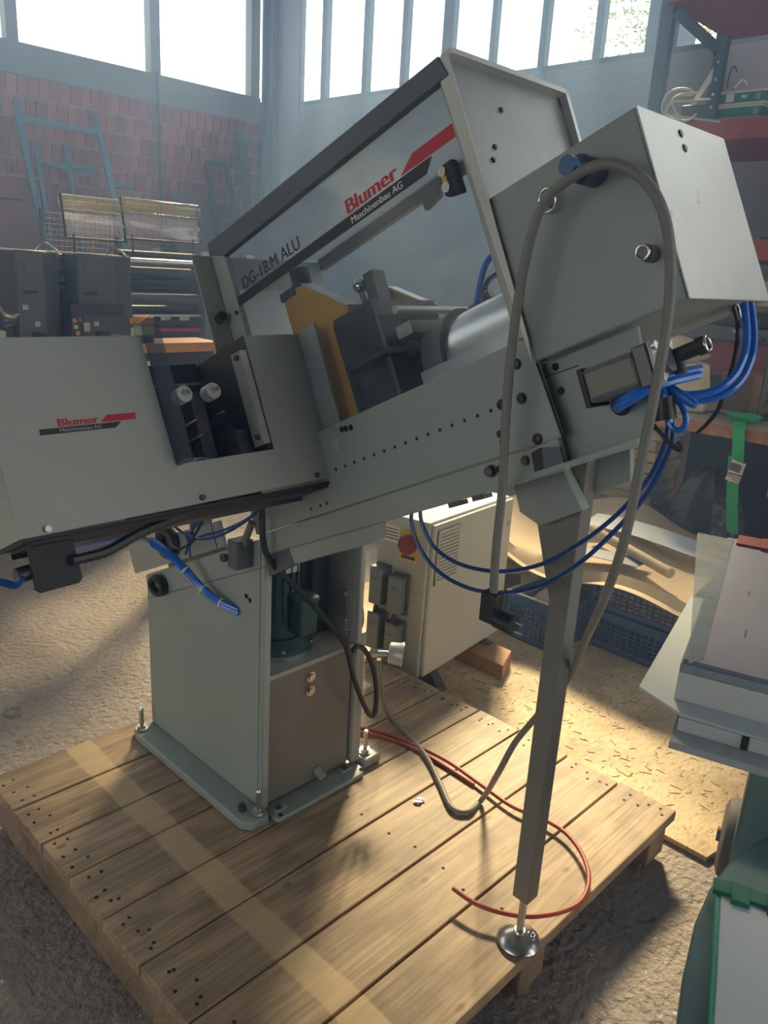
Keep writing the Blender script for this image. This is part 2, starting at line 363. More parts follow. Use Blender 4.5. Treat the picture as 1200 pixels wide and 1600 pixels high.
# ------------------------------------------------------------------ mesh helpers
COL = scene.collection
class MB:
    def __init__(s): s.v = []; s.f = []
    def add(s, vs, fs):
        o = len(s.v); s.v += [tuple(x) for x in vs]; s.f += [[i + o for i in f] for f in fs]; return s
    def box(s, x0, x1, y0, y1, z0, z1):
        return s.add([(x0,y0,z0),(x1,y0,z0),(x1,y1,z0),(x0,y1,z0),(x0,y0,z1),(x1,y0,z1),(x1,y1,z1),(x0,y1,z1)],
                     [(0,3,2,1),(4,5,6,7),(0,1,5,4),(1,2,6,5),(2,3,7,6),(3,0,4,7)])
    def obox(s, c, a, b, d):
        """box from centre and three half-axis vectors"""
        c, a, b, d = map(Vector, (c, a, b, d))
        P = [c + a*i + b*j + d*k for k in (-1, 1) for i, j in ((-1,-1),(1,-1),(1,1),(-1,1))]
        F = [(0,3,2,1),(4,5,6,7),(0,1,5,4),(1,2,6,5),(2,3,7,6),(3,0,4,7)]
        if a.cross(b).dot(d) < 0: F = [f[::-1] for f in F]
        return s.add(P, F)
    def bar(s, p, q, w, h, up=(0,0,1)):
        p, q = Vector(p), Vector(q); d = (q - p); a = d.normalized()
        u = Vector(up); r = a.cross(u)
        if r.length < 1e-4: r = a.cross(Vector((1,0,0)))
        r.normalize(); u = r.cross(a)
        return s.obox((p + q) / 2, d / 2, r * w / 2, u * h / 2)
    def prism(s, pts, ext):
        pts = [Vector(p) for p in pts]; ext = Vector(ext); n = len(pts)
        nrm = Vector((0,0,0))
        for i in range(n): nrm += pts[i].cross(pts[(i+1) % n])
        F = [list(range(n))[::-1], list(range(n, 2*n))] + [(i, (i+1) % n, n + (i+1) % n, n + i) for i in range(n)]
        if nrm.dot(ext) < 0: F = [list(f)[::-1] for f in F]
        return s.add(pts + [p + ext for p in pts], F)
    def cyl(s, p, q, r, seg=20, r1=None, caps=True):
        p, q = Vector(p), Vector(q); r1 = r if r1 is None else r1
        a = (q - p).normalized(); x = a.orthogonal().normalized(); y = a.cross(x)
        P = []
        for c, rr in ((p, r), (q, r1)):
            for i in range(seg):
                t = 2 * math.pi * i / seg; P.append(c + x * rr * math.cos(t) + y * rr * math.sin(t))
        F = [(i, (i+1) % seg, seg + (i+1) % seg, seg + i) for i in range(seg)]
        if caps: F += [list(range(seg))[::-1], list(range(seg, 2*seg))]
        return s.add(P, F)
    def lathe(s, p, axis, prof, seg=24):
        """prof: list of (distance along axis, radius)"""
        p = Vector(p); a = Vector(axis).normalized(); x = a.orthogonal().normalized(); y = a.cross(x)
        P = []; F = []; n = len(prof)
        for h, r in prof:
            for i in range(seg):
                t = 2 * math.pi * i / seg; P.append(p + a * h + x * r * math.cos(t) + y * r * math.sin(t))
        for k in range(n - 1):
            for i in range(seg):
                j = (i + 1) % seg
                F.append((k*seg + i, k*seg + j, (k+1)*seg + j, (k+1)*seg + i))
        F.append(list(range(seg))[::-1]); F.append(list(range((n-1)*seg, n*seg)))
        return s.add(P, F)
    def tube(s, path, r, seg=10, sub=5, rib=0.0):
        path = [Vector(p) for p in path]
        Q = []
        n = len(path)
        for i in range(n - 1):
            p0 = path[max(i-1, 0)]; p1 = path[i]; p2 = path[i+1]; p3 = path[min(i+2, n-1)]
            for k in range(sub):
                t = k / sub
                Q.append(0.5 * ((2*p1) + (p2-p0)*t + (2*p0-5*p1+4*p2-p3)*t*t + (3*p1-p0-3*p2+p3)*t**3))
        Q.append(path[-1])
        x = None; P = []; F = []
        for i, c in enumerate(Q):
            a = (Q[min(i+1, len(Q)-1)] - Q[max(i-1, 0)])
            if a.length < 1e-9: a = Vector((0,0,1))
            a.normalize()
            x = a.orthogonal().normalized() if x is None else (x - a * x.dot(a)).normalized()
            y = a.cross(x); rr = r * (1 + (rib if i % 2 else 0))
            for k in range(seg):
                t = 2 * math.pi * k / seg; P.append(c + x * rr * math.cos(t) + y * rr * math.sin(t))
        m = len(Q)
        for i in range(m - 1):
            for k in range(seg):
                j = (k + 1) % seg
                F.append((i*seg + k, i*seg + j, (i+1)*seg + j, (i+1)*seg + k))
        F.append(list(range(seg))[::-1]); F.append(list(range((m-1)*seg, m*seg)))
        return s.add(P, F)
    def torus(s, c, axis, R_, r, seg=28, ring=10):
        c = Vector(c); a = Vector(axis).normalized(); x = a.orthogonal().normalized(); y = a.cross(x); P = []; F = []
        for i in range(seg):
            t = 2*math.pi*i/seg; d = x*math.cos(t) + y*math.sin(t)
            for k in range(ring):
                q = 2*math.pi*k/ring; P.append(c + d*(R_ + r*math.cos(q)) + a*r*math.sin(q))
        for i in range(seg):
            for k in range(ring):
                i2 = (i+1) % seg; k2 = (k+1) % ring
                F.append((i*ring+k, i2*ring+k, i2*ring+k2, i*ring+k2))
        return s.add(P, F)
    def sphere(s, c, r, seg=20, rings=10, sz=1.0):
        c = Vector(c); P = [c + Vector((0,0,-r*sz))]; F = []
        for j in range(1, rings):
            ph = -math.pi/2 + math.pi*j/rings
            for i in range(seg):
                t = 2*math.pi*i/seg; P.append(c + Vector((r*math.cos(ph)*math.cos(t), r*math.cos(ph)*math.sin(t), r*sz*math.sin(ph))))
        P.append(c + Vector((0,0,r*sz)))
        for i in range(seg): F.append((0, 1 + (i+1) % seg, 1 + i))
        for j in range(rings - 2):
            for i in range(seg):
                a = 1 + j*seg
                F.append((a + i, a + (i+1) % seg, a + seg + (i+1) % seg, a + seg + i))
        a = 1 + (rings-2)*seg; top = len(P) - 1
        for i in range(seg): F.append((a + i, a + (i+1) % seg, top))
        return s.add(P, F)
    def grid(s, fn, nu, nv, thick=None):
        P = [Vector(fn(i/nu, j/nv)) for j in range(nv+1) for i in range(nu+1)]
        F = [(j*(nu+1)+i, j*(nu+1)+i+1, (j+1)*(nu+1)+i+1, (j+1)*(nu+1)+i) for j in range(nv) for i in range(nu)]
        if thick:
            n = len(P); t = Vector(thick)
            P2 = [p - t for p in P]
            F2 = [f[::-1] for f in [[a + n for a in f] for f in F]]
            edge = [i for i in range(nu+1)] + [j*(nu+1)+nu for j in range(1, nv+1)] + [nv*(nu+1)+i for i in range(nu-1, -1, -1)] + [j*(nu+1) for j in range(nv-1, 0, -1)]
            m = len(edge)
            F3 = [(edge[i], edge[i]+n, edge[(i+1) % m]+n, edge[(i+1) % m]) for i in range(m)]
            return s.add(P + P2, F + F2 + F3)
        return s.add(P, F)
    def mesh(s, name, m, smooth=True):
        me = bpy.data.meshes.new(name); me.from_pydata(s.v, [], s.f); me.update()
        if m: me.materials.append(m)
        if smooth:
            me.polygons.foreach_set('use_smooth', [True] * len(me.polygons))
            me.set_sharp_from_angle(angle=R(38))
        return me
    def build(s, name, m, parent=None, bevel=0.0, smooth=True):
        o = bpy.data.objects.new(name, s.mesh(name, m, smooth)); COL.objects.link(o)
        if parent: attach(o, parent)
        if bevel:
            b = o.modifiers.new('bevel', 'BEVEL'); b.width = bevel; b.segments = 2; b.limit_method = 'ANGLE'; b.angle_limit = R(50)
            b.harden_normals = False
        return o

def attach(o, parent):
    """parent an object whose mesh is in world coordinates"""
    o.parent = parent
    o.matrix_parent_inverse = parent.matrix_basis.inverted() if parent.parent is None else parent_world(parent).inverted()
def parent_world(o):
    m = o.matrix_basis
    if o.parent: m = parent_world(o.parent) @ o.matrix_parent_inverse @ m
    return m
def tag(o, label, cat, group=None, kind=None):
    if label: o['label'] = label
    if cat: o['category'] = cat
    if group: o['group'] = group
    if kind: o['kind'] = kind
    return o
def thing(name, label, cat, loc, group=None):
    o = bpy.data.objects.new(name, None); COL.objects.link(o); o.location = loc; o.empty_display_size = 0.05
    return tag(o, label, cat, group)
def struct(o): o['kind'] = 'structure'; return o
def part_label(o, label): o['label'] = label; return o
def place(mesh, name, loc, parent, rot=None, scale=None):
    """shared-mesh part whose mesh sits at its own origin"""
    o = bpy.data.objects.new(name, mesh); COL.objects.link(o)
    mw = Matrix.Translation(Vector(loc))
    if rot is not None: mw = mw @ rot.to_4x4()
    if scale: mw = mw @ Matrix.Diagonal((*scale, 1))
    o.parent = parent
    o.matrix_basis = parent_world(parent).inverted() @ mw
    return o

# machine frame: u runs up the incline towards the operator, w is square to it, X as the world's
TILT = R(25.95); CT, ST = math.cos(TILT), math.sin(TILT)
UV = Vector((0, -CT, ST)); WV = Vector((0, ST, CT)); XV = Vector((1, 0, 0))
def m(u, x, w): return UV * u + WV * w + XV * x
def plate_uw(pts, x0, x1): return MB().prism([m(u, x0, w) for u, w in pts], (x1 - x0, 0, 0))
def plate_xw(pts, u0, u1): return MB().prism([m(u0, x, w) for x, w in pts], UV * (u1 - u0))
def plate_xu(pts, w0, w1): return MB().prism([m(u, x, w0) for x, u in pts], WV * (w1 - w0))
def mbox(u0, u1, x0, x1, w0, w1, mb=None): return (mb or MB()).prism([m(u0, x0, w0), m(u1, x0, w0), m(u1, x0, w1), m(u0, x0, w1)], (x1 - x0, 0, 0))

def text_part(txt, name, origin, xdir, ydir, height, width, mtl, parent, bold=0.0, shear=0.0, depth=0.0006):
    """flat lettering laid on a surface: origin = lower-left corner, fitted to width and cap height"""
    cu = bpy.data.curves.new('t', 'FONT'); cu.body = txt; cu.size = 1; cu.shear = shear; cu.extrude = 0
    ob = bpy.data.objects.new('t', cu); COL.objects.link(ob)
    bpy.context.view_layer.update()
    src = bpy.data.meshes.new_from_object(ob.evaluated_get(bpy.context.evaluated_depsgraph_get()))
    bpy.data.objects.remove(ob)
    xs = [v.co.x for v in src.vertices]; ys = [v.co.y for v in src.vertices]
    x0, x1, y1 = min(xs), max(xs), max(ys)
    xd, yd = Vector(xdir).normalized(), Vector(ydir).normalized(); n = xd.cross(yd)
    V = []; F = []
    shifts = [0.0] if not bold else [-bold, -bold / 2, 0.0, bold / 2, bold]          # weight of the strokes
    for k, sh in enumerate(shifts):
        o = len(V)
        V += [tuple(Vector(origin) + xd * ((v.co.x - x0) / (x1 - x0) * width + sh * height) + yd * (v.co.y / y1 * height) + n * (depth + k * 2e-5)) for v in src.vertices]
        F += [[i + o for i in p.vertices] for p in src.polygons]
    me = bpy.data.meshes.new(name); me.from_pydata(V, [], F); me.update()
    me.materials.clear(); me.materials.append(mtl)
    o = bpy.data.objects.new(name, me); COL.objects.link(o); attach(o, parent)
    return o
# world-space paths of cables and hoses (metres)
PATHS = {
 'power_cable': [(1.05,0.7283,1.0557),(1.0481,0.7315,1.1368),(1.0463,0.7309,1.2491),(1.0444,0.7365,1.3546),(1.0425,0.7382,1.4758),(1.0406,0.7293,1.6),(1.0387,0.71,1.6765),(1.0369,0.6754,1.7084),(1.035,0.6341,1.7277),(1.0375,0.5941,1.7305),(1.04,0.5551,1.7113),(1.0425,0.5267,1.6797),(1.045,0.5074,1.6326),(1.0475,0.4966,1.5684),(1.05,0.4954,1.5014),(1.0525,0.499,1.4222),(1.055,0.5038,1.3386),(1.0575,0.5083,1.2604),(1.06,0.5166,1.1875),(1.14,0.5739,1.0675),(1.25,0.655,0.9242),(1.33,0.7177,0.8018),(1.37,0.7719,0.7181),(1.4,0.8206,0.6361),(1.4,0.8669,0.5466),(1.4,0.9009,0.4505),(1.5933,1.0653,0.19),(1.5317,1.0684,0.171),(1.5095,1.1093,0.171),(1.5655,1.1993,0.171),(1.6311,1.3069,0.171),(1.6779,1.4243,0.171),(1.7039,1.5285,0.171),(1.5916,1.47,0.3088),(1.6058,1.5,0.3681),(1.5946,1.5,0.4377)],
 'red_hose': [(1.5792,1.5764,0.17),(1.6332,1.4939,0.167),(1.6562,1.3769,0.1694),(1.6654,1.2548,0.1717),(1.6497,1.121,0.1741),(1.6351,0.9977,0.1764),(1.6524,0.9147,0.1788),(1.6496,0.8385,0.1811),(1.6117,0.7655,0.1835),(1.5477,0.7057,0.1859),(1.4687,0.6763,0.1882),(1.3996,0.6855,0.1906),(1.3288,0.7256,0.1929),(1.2825,0.7815,0.1953),(1.2591,0.8375,0.1976),(1.2551,0.8958,0.2)],
 'red_hose_b': [(1.564,1.5571,0.167),(1.6073,1.4968,0.167),(1.6411,1.3899,0.167),(1.6462,1.2633,0.167),(1.6414,1.137,0.167)],
 'blue_a': [(1.2,1.0587,1.1044),(1.2,1.0593,1.0718),(1.2,1.0326,1.0221),(1.2,0.9753,0.9853),(1.2,0.8975,0.9753),(1.2,0.8195,0.9906),(1.2,0.736,1.0304),(1.2,0.6635,1.095),(1.2,0.601,1.1771),(1.2,0.5554,1.2534),(1.2,0.5301,1.3299),(1.2,0.5289,1.366),(1.2,0.5381,1.3948)],
 'blue_b': [(1.22,1.0565,1.1015),(1.22,1.0456,1.0645),(1.22,1.0055,1.0243),(1.22,0.9343,1.009),(1.22,0.8386,1.0238),(1.22,0.7474,1.0668),(1.22,0.6742,1.1287),(1.22,0.6099,1.2018),(1.22,0.564,1.2777),(1.22,0.5468,1.34),(1.22,0.5496,1.3811)],
 'blue_c': [(1.3,0.4937,1.5589),(1.2775,0.4734,1.5174),(1.255,0.4626,1.4855),(1.2325,0.465,1.4527),(1.21,0.4812,1.4324),(1.1875,0.5046,1.4237),(1.165,0.5297,1.4244),(1.1425,0.5573,1.4082),(1.12,0.5816,1.4021)],
 'blue_d': [(1.33,0.4953,1.5591),(1.3062,0.4734,1.517),(1.2825,0.4614,1.4799),(1.2588,0.4639,1.4436),(1.235,0.4845,1.4205),(1.2112,0.5131,1.4119),(1.1875,0.5383,1.4117),(1.1637,0.5665,1.3982),(1.14,0.5892,1.3954)],
 'blue_e': [(1.14,0.5381,1.443),(1.14,0.5138,1.4303),(1.14,0.4873,1.4192),(1.14,0.4764,1.4172),(1.14,0.4933,1.4258),(1.14,0.5254,1.44)],
 'blue_f': [(1.18,0.5409,1.4178),(1.18,0.5169,1.4097),(1.18,0.5028,1.3875),(1.18,0.5078,1.3698),(1.18,0.5225,1.3712),(1.18,0.5336,1.3872),(1.18,0.5386,1.4043)],
 'blue_g': [(1.13,0.5358,1.441),(1.13,0.5228,1.4296),(1.13,0.5114,1.4096),(1.13,0.5055,1.3868)],
 'black_c': [(1.27,0.4981,1.5554),(1.2833,0.4908,1.5254),(1.2967,0.4917,1.4758),(1.31,0.5036,1.4228),(1.3233,0.5133,1.3888),(1.3367,0.5323,1.3607),(1.35,0.5512,1.3405)],
 'black_d': [(1.16,0.5531,1.3807),(1.16,0.5266,1.3605),(1.16,0.5034,1.3451),(1.16,0.4942,1.3449),(1.16,0.5021,1.3552)],
 'conduit': [(1.06,1.4073,1.0817),(1.065,1.3985,1.0297),(1.07,1.3961,0.9515),(1.1043,1.4,0.8882),(1.1817,1.39,0.804),(1.2642,1.37,0.7007),(1.3101,1.36,0.6359),(1.3338,1.362,0.5807),(1.3564,1.364,0.5146),(1.3955,1.366,0.4303),(1.4317,1.368,0.3707),(1.4541,1.37,0.3713),(1.4562,1.372,0.4353),(1.4428,1.374,0.5038),(1.4125,1.376,0.5683),(1.3808,1.378,0.599),(1.3596,1.38,0.5877)],
 'conduit_ribbed': [(1.3536,1.41,0.7582),(1.3603,1.41,0.6859),(1.3692,1.41,0.6169),(1.3808,1.41,0.5454)],
 'under_conduit': [(0.5328,1.2086,1.0895),(0.5927,1.2097,1.0918),(0.657,1.2175,1.1078),(0.7306,1.2233,1.1198),(0.8163,1.2286,1.1305),(0.925,1.2343,1.1423)],
 'bundle': [(0.98,1.7482,0.8756),(1.02,1.7363,0.8389),(1.05,1.7001,0.7968),(1.07,1.6479,0.7531),(1.08,1.5844,0.7346),(1.1,1.5372,0.7226)],
 'under_blue': [(0.5486,1.3033,1.0784),(0.6028,1.3155,1.073),(0.6701,1.3268,1.0658),(0.7178,1.3379,1.0581),(0.98,1.7482,0.8756)],
 'loop_a': [(1.0,1.6986,0.9437),(1.03,1.6799,0.9089),(1.0375,1.6187,0.9075),(1.045,1.546,0.9332),(1.0525,1.4725,0.978),(1.06,1.4134,1.0236)],
 'loop_b': [(1.03,1.5836,0.9686),(1.03,1.6211,0.9202),(1.03,1.6509,0.8862),(1.03,1.7027,0.8573),(1.03,1.746,0.8588)],
 'loop_c': [(1.05,1.6778,0.8392),(1.054,1.6833,0.8718),(1.058,1.6359,0.9053),(1.062,1.5438,0.9469),(1.066,1.4583,0.9951),(1.07,1.4196,1.0295)],
 'loop_d': [(1.05,1.6989,0.8399),(1.05,1.6798,0.8824),(1.05,1.6611,0.9222),(1.05,1.6315,0.9522)],
 'hood_blue': [(1.3,1.0158,1.5217),(1.3067,1.0173,1.5587),(1.3133,1.0141,1.5957),(1.32,1.0056,1.6145)],
 'hood_blue_b': [(1.3,0.9987,1.5535),(1.32,1.005,1.5708),(1.34,1.0039,1.5814)],
 'hood_black': [(1.3,0.9995,1.5596),(1.3,1.0039,1.5434),(1.3,0.9933,1.5343),(1.3,0.9702,1.5383),(1.3,0.9558,1.5464)],
 'press_cables': [(1.6618,4.45,1.2646),(1.6848,4.45,1.2253),(1.7237,4.45,1.2154),(1.7579,4.45,1.2254)],
 'shelf_cord_a': [(4.38,1.9556,2.3972),(4.38,2.1866,2.4384),(4.38,2.2818,2.4674),(4.38,2.2769,2.5447),(4.38,2.2172,2.573),(4.38,2.1453,2.5632),(4.38,2.1268,2.5373),(4.38,2.204,2.5382),(4.38,2.2504,2.496)],
 'shelf_cord_b': [(4.36,2.0167,2.5031),(4.36,2.1363,2.5045),(4.36,2.2246,2.5059),(4.36,2.2514,2.4525),(4.36,2.1924,2.4233),(4.36,2.1199,2.4119),(4.36,2.0797,2.4393)],
 'shelf_cord_c': [(4.37,2.0956,2.5418),(4.37,2.1827,2.5437),(4.37,2.2308,2.5143),(4.37,2.191,2.4494),(4.37,2.1414,2.4088)],
 'shelf_cord_d': [(4.32,1.921,2.5372),(4.32,1.9205,2.6031),(4.32,1.9043,2.6355),(4.32,1.8865,2.6081)],
 'shelf_cord_e': [(4.32,1.882,2.5335),(4.32,1.8617,2.5601),(4.32,1.8409,2.5665),(4.32,1.8212,2.5447)],
 'harness': [(1.553,1.56,0.6191),(1.5661,1.56,0.5841),(1.5691,1.56,0.5407),(1.5548,1.56,0.5129)],
}

# ================================================================== the hall
WY, WX = 7.0, 5.55          # brick wall plane (faces -Y), window wall plane (faces -X)
SILL = 3.06; TOPZ = 5.05
floor = MB().box(-9, WX + 0.3, -8, WY + 0.3, -0.12, 0.0).build('floor', FLOORM); struct(floor)
tag(floor, 'rough worn grey concrete workshop floor with chips and grit', None)

wall_back = MB().box(-4, WX, WY + 0.012, WY + 0.26, 0, SILL - 0.2).build('wall_back', MORTAR); struct(wall_back)
tag(wall_back, 'red brick wall under the wide windows', None)
# bricks standing on end, course by course
bw, bh = 0.0865, 0.152
def brick_mesh(mt):
    g = 0.006
    return MB().prism([(-bw/2 + g, 0, -bh/2 + g), (bw/2 - g, 0, -bh/2 + g), (bw/2 - g, 0, bh/2 - g), (-bw/2 + g, 0, bh/2 - g)], (0, 0.03, 0)).mesh('brick', mt, False)
BM = [brick_mesh(b) for b in BRICKS]
rest = MB()
zc = 2.86 - bh / 2; row = 0
while zc > 0.1:
    off = (row % 2) * bw * 0.5 + (row * 0.011)
    n0 = int((2.66 - -4) / bw)
    x = -4 + off
    while x < WX - 0.06:
        if row < 9 and 2.70 < x < 5.30:
            place(BM[random.choice((0, 0, 1, 2))], 'brick', (x, WY - random.uniform(0.0, 0.004), zc), wall_back)
        elif x > 1.2:
            g = 0.006
            rest.prism([(x - bw/2 + g, WY, zc - bh/2 + g), (x + bw/2 - g, WY, zc - bh/2 + g), (x + bw/2 - g, WY, zc + bh/2 - g), (x - bw/2 + g, WY, zc + bh/2 - g)], (0, 0.03, 0))
        x += bw
    zc -= bh; row += 1
ro = rest.build('brick_rows', BRICKS[0], wall_back, smooth=False); ro['kind'] = 'stuff'

lint = MB().box(-4, WX - 0.25, WY - 0.012, WY + 0.26, SILL - 0.2, SILL).build('trim_1', BAND); struct(lint)
tag(lint, 'blue-grey concrete band below the brick wall windows', None)
over = MB().box(-4, WX, WY, WY + 0.26, TOPZ, TOPZ + 0.5).build('trim_2', BAND); struct(over)
tag(over, 'concrete lintel above the brick wall windows', None)

def window(n, label, axis, spans, z0, z1, mull, mwid, plane, mt, depth=0.10):
    """frame, mullions and one pane per opening along X (axis 0) or Y (axis 1)"""
    a0, a1 = spans
    w = thing('window_%d' % n, label, None, ((a0 + a1) / 2, plane, z0) if axis == 0 else (plane, (a0 + a1) / 2, z0))
    struct(w)
    def bx(b0, b1, zz0, zz1, d0, d1):
        return MB().box(b0, b1, plane + d0, plane + d1, zz0, zz1) if axis == 0 else MB().box(plane + d0, plane + d1, b0, b1, zz0, zz1)
    edges = [a0] + [c for c in mull] + [a1]
    for c, wd in zip(mull, mwid): bx(c - wd/2, c + wd/2, z0, z1, 0.02, 0.02 + depth).build('mullion', mt, w)
    bx(a0, a1, z0, z0 + 0.035, 0.0, depth + 0.06).build('window_sill', mt, w)
    bx(a0, a1, z1 - 0.05, z1, 0.02, depth).build('window_frame', mt, w)
    for p, q in zip(edges[:-1], edges[1:]):
        bx(p, q, z0 + 0.03, z1 - 0.04, 0.06, 0.064).build('pane', PANE, w, smooth=False)
    return w
window(1, 'wide blown-out window above the brick wall', 0, (-4.0, 5.25), SILL, TOPZ, [-2.2, -1.0, 0.4, 1.7, 2.88, 4.118, 5.2], [0.09]*5 + [0.095, 0.10], WY, BAND)
window(2, 'tall window row in the grey wall with narrow upright bars', 1, (3.04, 6.73), SILL, TOPZ,
       [6.45, 5.88, 5.40, 4.905, 4.435, 3.953, 3.48, 3.07], [0.07, 0.065, 0.06, 0.11, 0.045, 0.058, 0.062, 0.07], WX, DBLUESTEEL, 0.06)
window(3, 'small window opening seen past the shelf bracket', 1, (-4.0, 2.86), SILL, TOPZ, [2.0, 0.8, -0.4, -1.6], [0.07]*4, WX, DBLUESTEEL, 0.06)
wr = MB().box(WX, WX + 0.26, -6, WY + 0.26, 0, SILL).build('wall_right', CONCRETE); struct(wr)
tag(wr, 'grey plastered wall below the tall window row', None)
wr2 = MB().box(WX, WX + 0.26, -6, WY + 0.26, TOPZ, TOPZ + 0.5).build('trim_3', BAND); struct(wr2)
tag(wr2, 'concrete lintel above the tall window row', None)
wp = MB().box(WX, WX + 0.26, 2.86, 3.04, SILL, TOPZ).build('trim_4', DBLUESTEEL); struct(wp)
tag(wp, 'dark steel pier between two windows', None)
ceil = MB().box(-6, WX + 0.3, -6, WY + 0.3, TOPZ + 0.5, TOPZ + 0.6).build('ceiling', CONCRETE); struct(ceil)
tag(ceil, 'plain grey hall ceiling', None)
# unseen walls added to cut the fill light; their openings let part back in
wl = thing('wall_left_added', 'unseen grey wall added behind the photographer, its gateway sized for fill light', None, (-3.6, 2, 0)); struct(wl)
MB().box(-3.7, -3.5, -4.0, -0.6, 0, TOPZ + 0.5).build('wall_panel', CONCRETE, wl)
MB().box(-3.7, -3.5, 2.8, WY + 0.26, 0, TOPZ + 0.5).build('wall_panel', CONCRETE, wl)
MB().box(-3.7, -3.5, -0.6, 2.8, 2.3, TOPZ + 0.5).build('wall_panel', CONCRETE, wl)
wf = thing('wall_front_added', 'unseen grey wall added to cut fill light, with a wide open doorway', None, (0, -4, 0)); struct(wf)
MB().box(-3.7, 0.6, -4.2, -4.0, 0, TOPZ + 0.5).build('wall_panel', CONCRETE, wf)
MB().box(4.6, WX + 0.26, -4.2, -4.0, 0, TOPZ + 0.5).build('wall_panel', CONCRETE, wf)
MB().box(0.6, 4.6, -4.2, -4.0, 4.0, TOPZ + 0.5).build('wall_panel', CONCRETE, wf)
# corner column: brown concrete post with steel pipes beside it
colm = thing('trim_5', 'corner column of brownish concrete flanked by dark pipes', None, (5.4, 6.8, 0)); struct(colm)
MB().box(5.29, 5.50, 6.72, 6.93, 0, TOPZ).build('column_post', mat('column_concrete', (0.13, 0.11, 0.10), 0.85, var=0.15, vscale=2, stretch=(4, 4, 0.5)), colm, bevel=0.01)
MB().cyl((5.20, 6.86, 0), (5.20, 6.86, TOPZ), 0.038).build('pipe', DBLUESTEEL, colm)
MB().cyl((5.262, 6.80, 0), (5.262, 6.80, TOPZ), 0.022).build('pipe', DBLUESTEEL, colm)
MB().box(5.505, 5.55, 6.70, 6.80, 0, TOPZ).build('steel_angle', DBLUESTEEL, colm)
cond = MB().cyl((4.105, WY - 0.03, 1.2), (4.105, WY - 0.03, SILL + 0.05), 0.012).build('conduit_pipe', DBLUESTEEL)
tag(cond, 'thin dark conduit pipe running up the brick wall to the window', 'pipe')

# ================================================================== pallet
pal = thing('wooden_pallet', 'large nailed wooden pallet carrying the grey machine', 'pallet', (1.31, 1.37, 0))
PX0, PX1 = 0.633, 1.992
ys = [2.058, 1.877, 1.707, 1.556, 1.387, 1.222, 1.040, 0.862, 0.683]
for i in range(8):
    y1, y0 = ys[i] - 0.0025, ys[i+1] + 0.0025
    dz = random.uniform(-0.0015, 0.0015)
    x0 = PX0 + random.uniform(-0.004, 0.004); x1 = PX1 + random.uniform(-0.005, 0.005)
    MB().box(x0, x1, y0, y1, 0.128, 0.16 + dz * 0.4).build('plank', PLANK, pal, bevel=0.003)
for x in (0.64, 1.27, 1.885):
    MB().box(x, x + 0.10, 0.70, 2.05, 0.02, 0.128).build('skid_beam', BEAMW, pal, bevel=0.004)
for x in (0.65, 1.28, 1.89):
    MB().box(x, x + 0.08, 0.72, 2.03, 0.0, 0.0199).build('runner_board', BEAMW, pal)
nail = MB().cyl((0, 0, -0.003), (0, 0, 0.0012), 0.0045, 8).mesh('nail', HOLE)
for i in range(8):
    for xx in (PX0 + 0.03, PX0 + 0.055, PX1 - 0.03, PX1 - 0.055):
        for k in range(3):
            place(nail, 'nail', (xx + random.uniform(-0.012, 0.012), ys[i+1] + 0.03 + k * 0.05 + random.uniform(-0.012, 0.012), 0.1595), pal)
    for k in range(2):
        place(nail, 'nail', (1.32 + random.uniform(-0.015, 0.015), ys[i+1] + 0.04 + k * 0.08, 0.1595), pal)

# strand board sheet on the floor behind
osb = MB().prism([(2.06, 0.60, 0.004), (2.30, 0.56, 0.004), (3.45, 0.62, 0.004), (3.60, 2.6, 0.004), (2.04, 2.75, 0.004)], (0, 0, 0.016)).build('strand_board_sheet', OSB)
tag(osb, 'pale strand board sheet lying on the floor behind the pallet', 'board')

# ================================================================== the machine
MC = thing('die_cutting_machine', 'grey inclined label die-cutting machine with clear hood standing on the pallet', 'machine', (1.27, 1.7, 0.16))
def P(mb, name, mtl, parent=None, bevel=0.0, label=None):
    o = mb.build(name, mtl, parent or MC, bevel)
    if label: o['label'] = label
    return o
ROT_X = Matrix(((0, 0, -1), (0, 1, 0), (1, 0, 0)))                      # local +Z -> world -X
ROT_U = Matrix((( -1, 0, 0), (0, -WV.y, UV.y), (0, -WV.z, UV.z)))          # local +Z -> world U
ROT_U = Matrix((XV, WV, -UV)).transposed(); ROT_U = Matrix((XV, -WV, UV)).transposed()
ROT_Y = Matrix(((1, 0, 0), (0, 0, -1), (0, 1, 0)))                      # local +Z -> world -Y
def bolt_mesh(name, r, h, mt, sock=True):
    b = MB().lathe((0, 0, 0), (0, 0, 1), [(0, r * 1.25), (h * 0.15, r * 1.25), (h * 0.16, r), (h * 0.85, r), (h, r * 0.85)], 14)
    me = b.mesh(name, mt)
    return me
BOLT_D = bolt_mesh('bolt', 0.0072, 0.006, DSTEEL); BOLT_S = bolt_mesh('bolt', 0.006, 0.006, STEEL); BOLT_B = bolt_mesh('bolt', 0.0078, 0.005, BLACK)
HOLE_S = MB().cyl((0, 0, -0.002), (0, 0, 0.0006), 0.0034, 12).mesh('bolt_hole', HOLE)
HOLE_M = MB().cyl((0, 0, -0.002), (0, 0, 0.0007), 0.0065, 14).mesh('bolt_hole', HOLE)

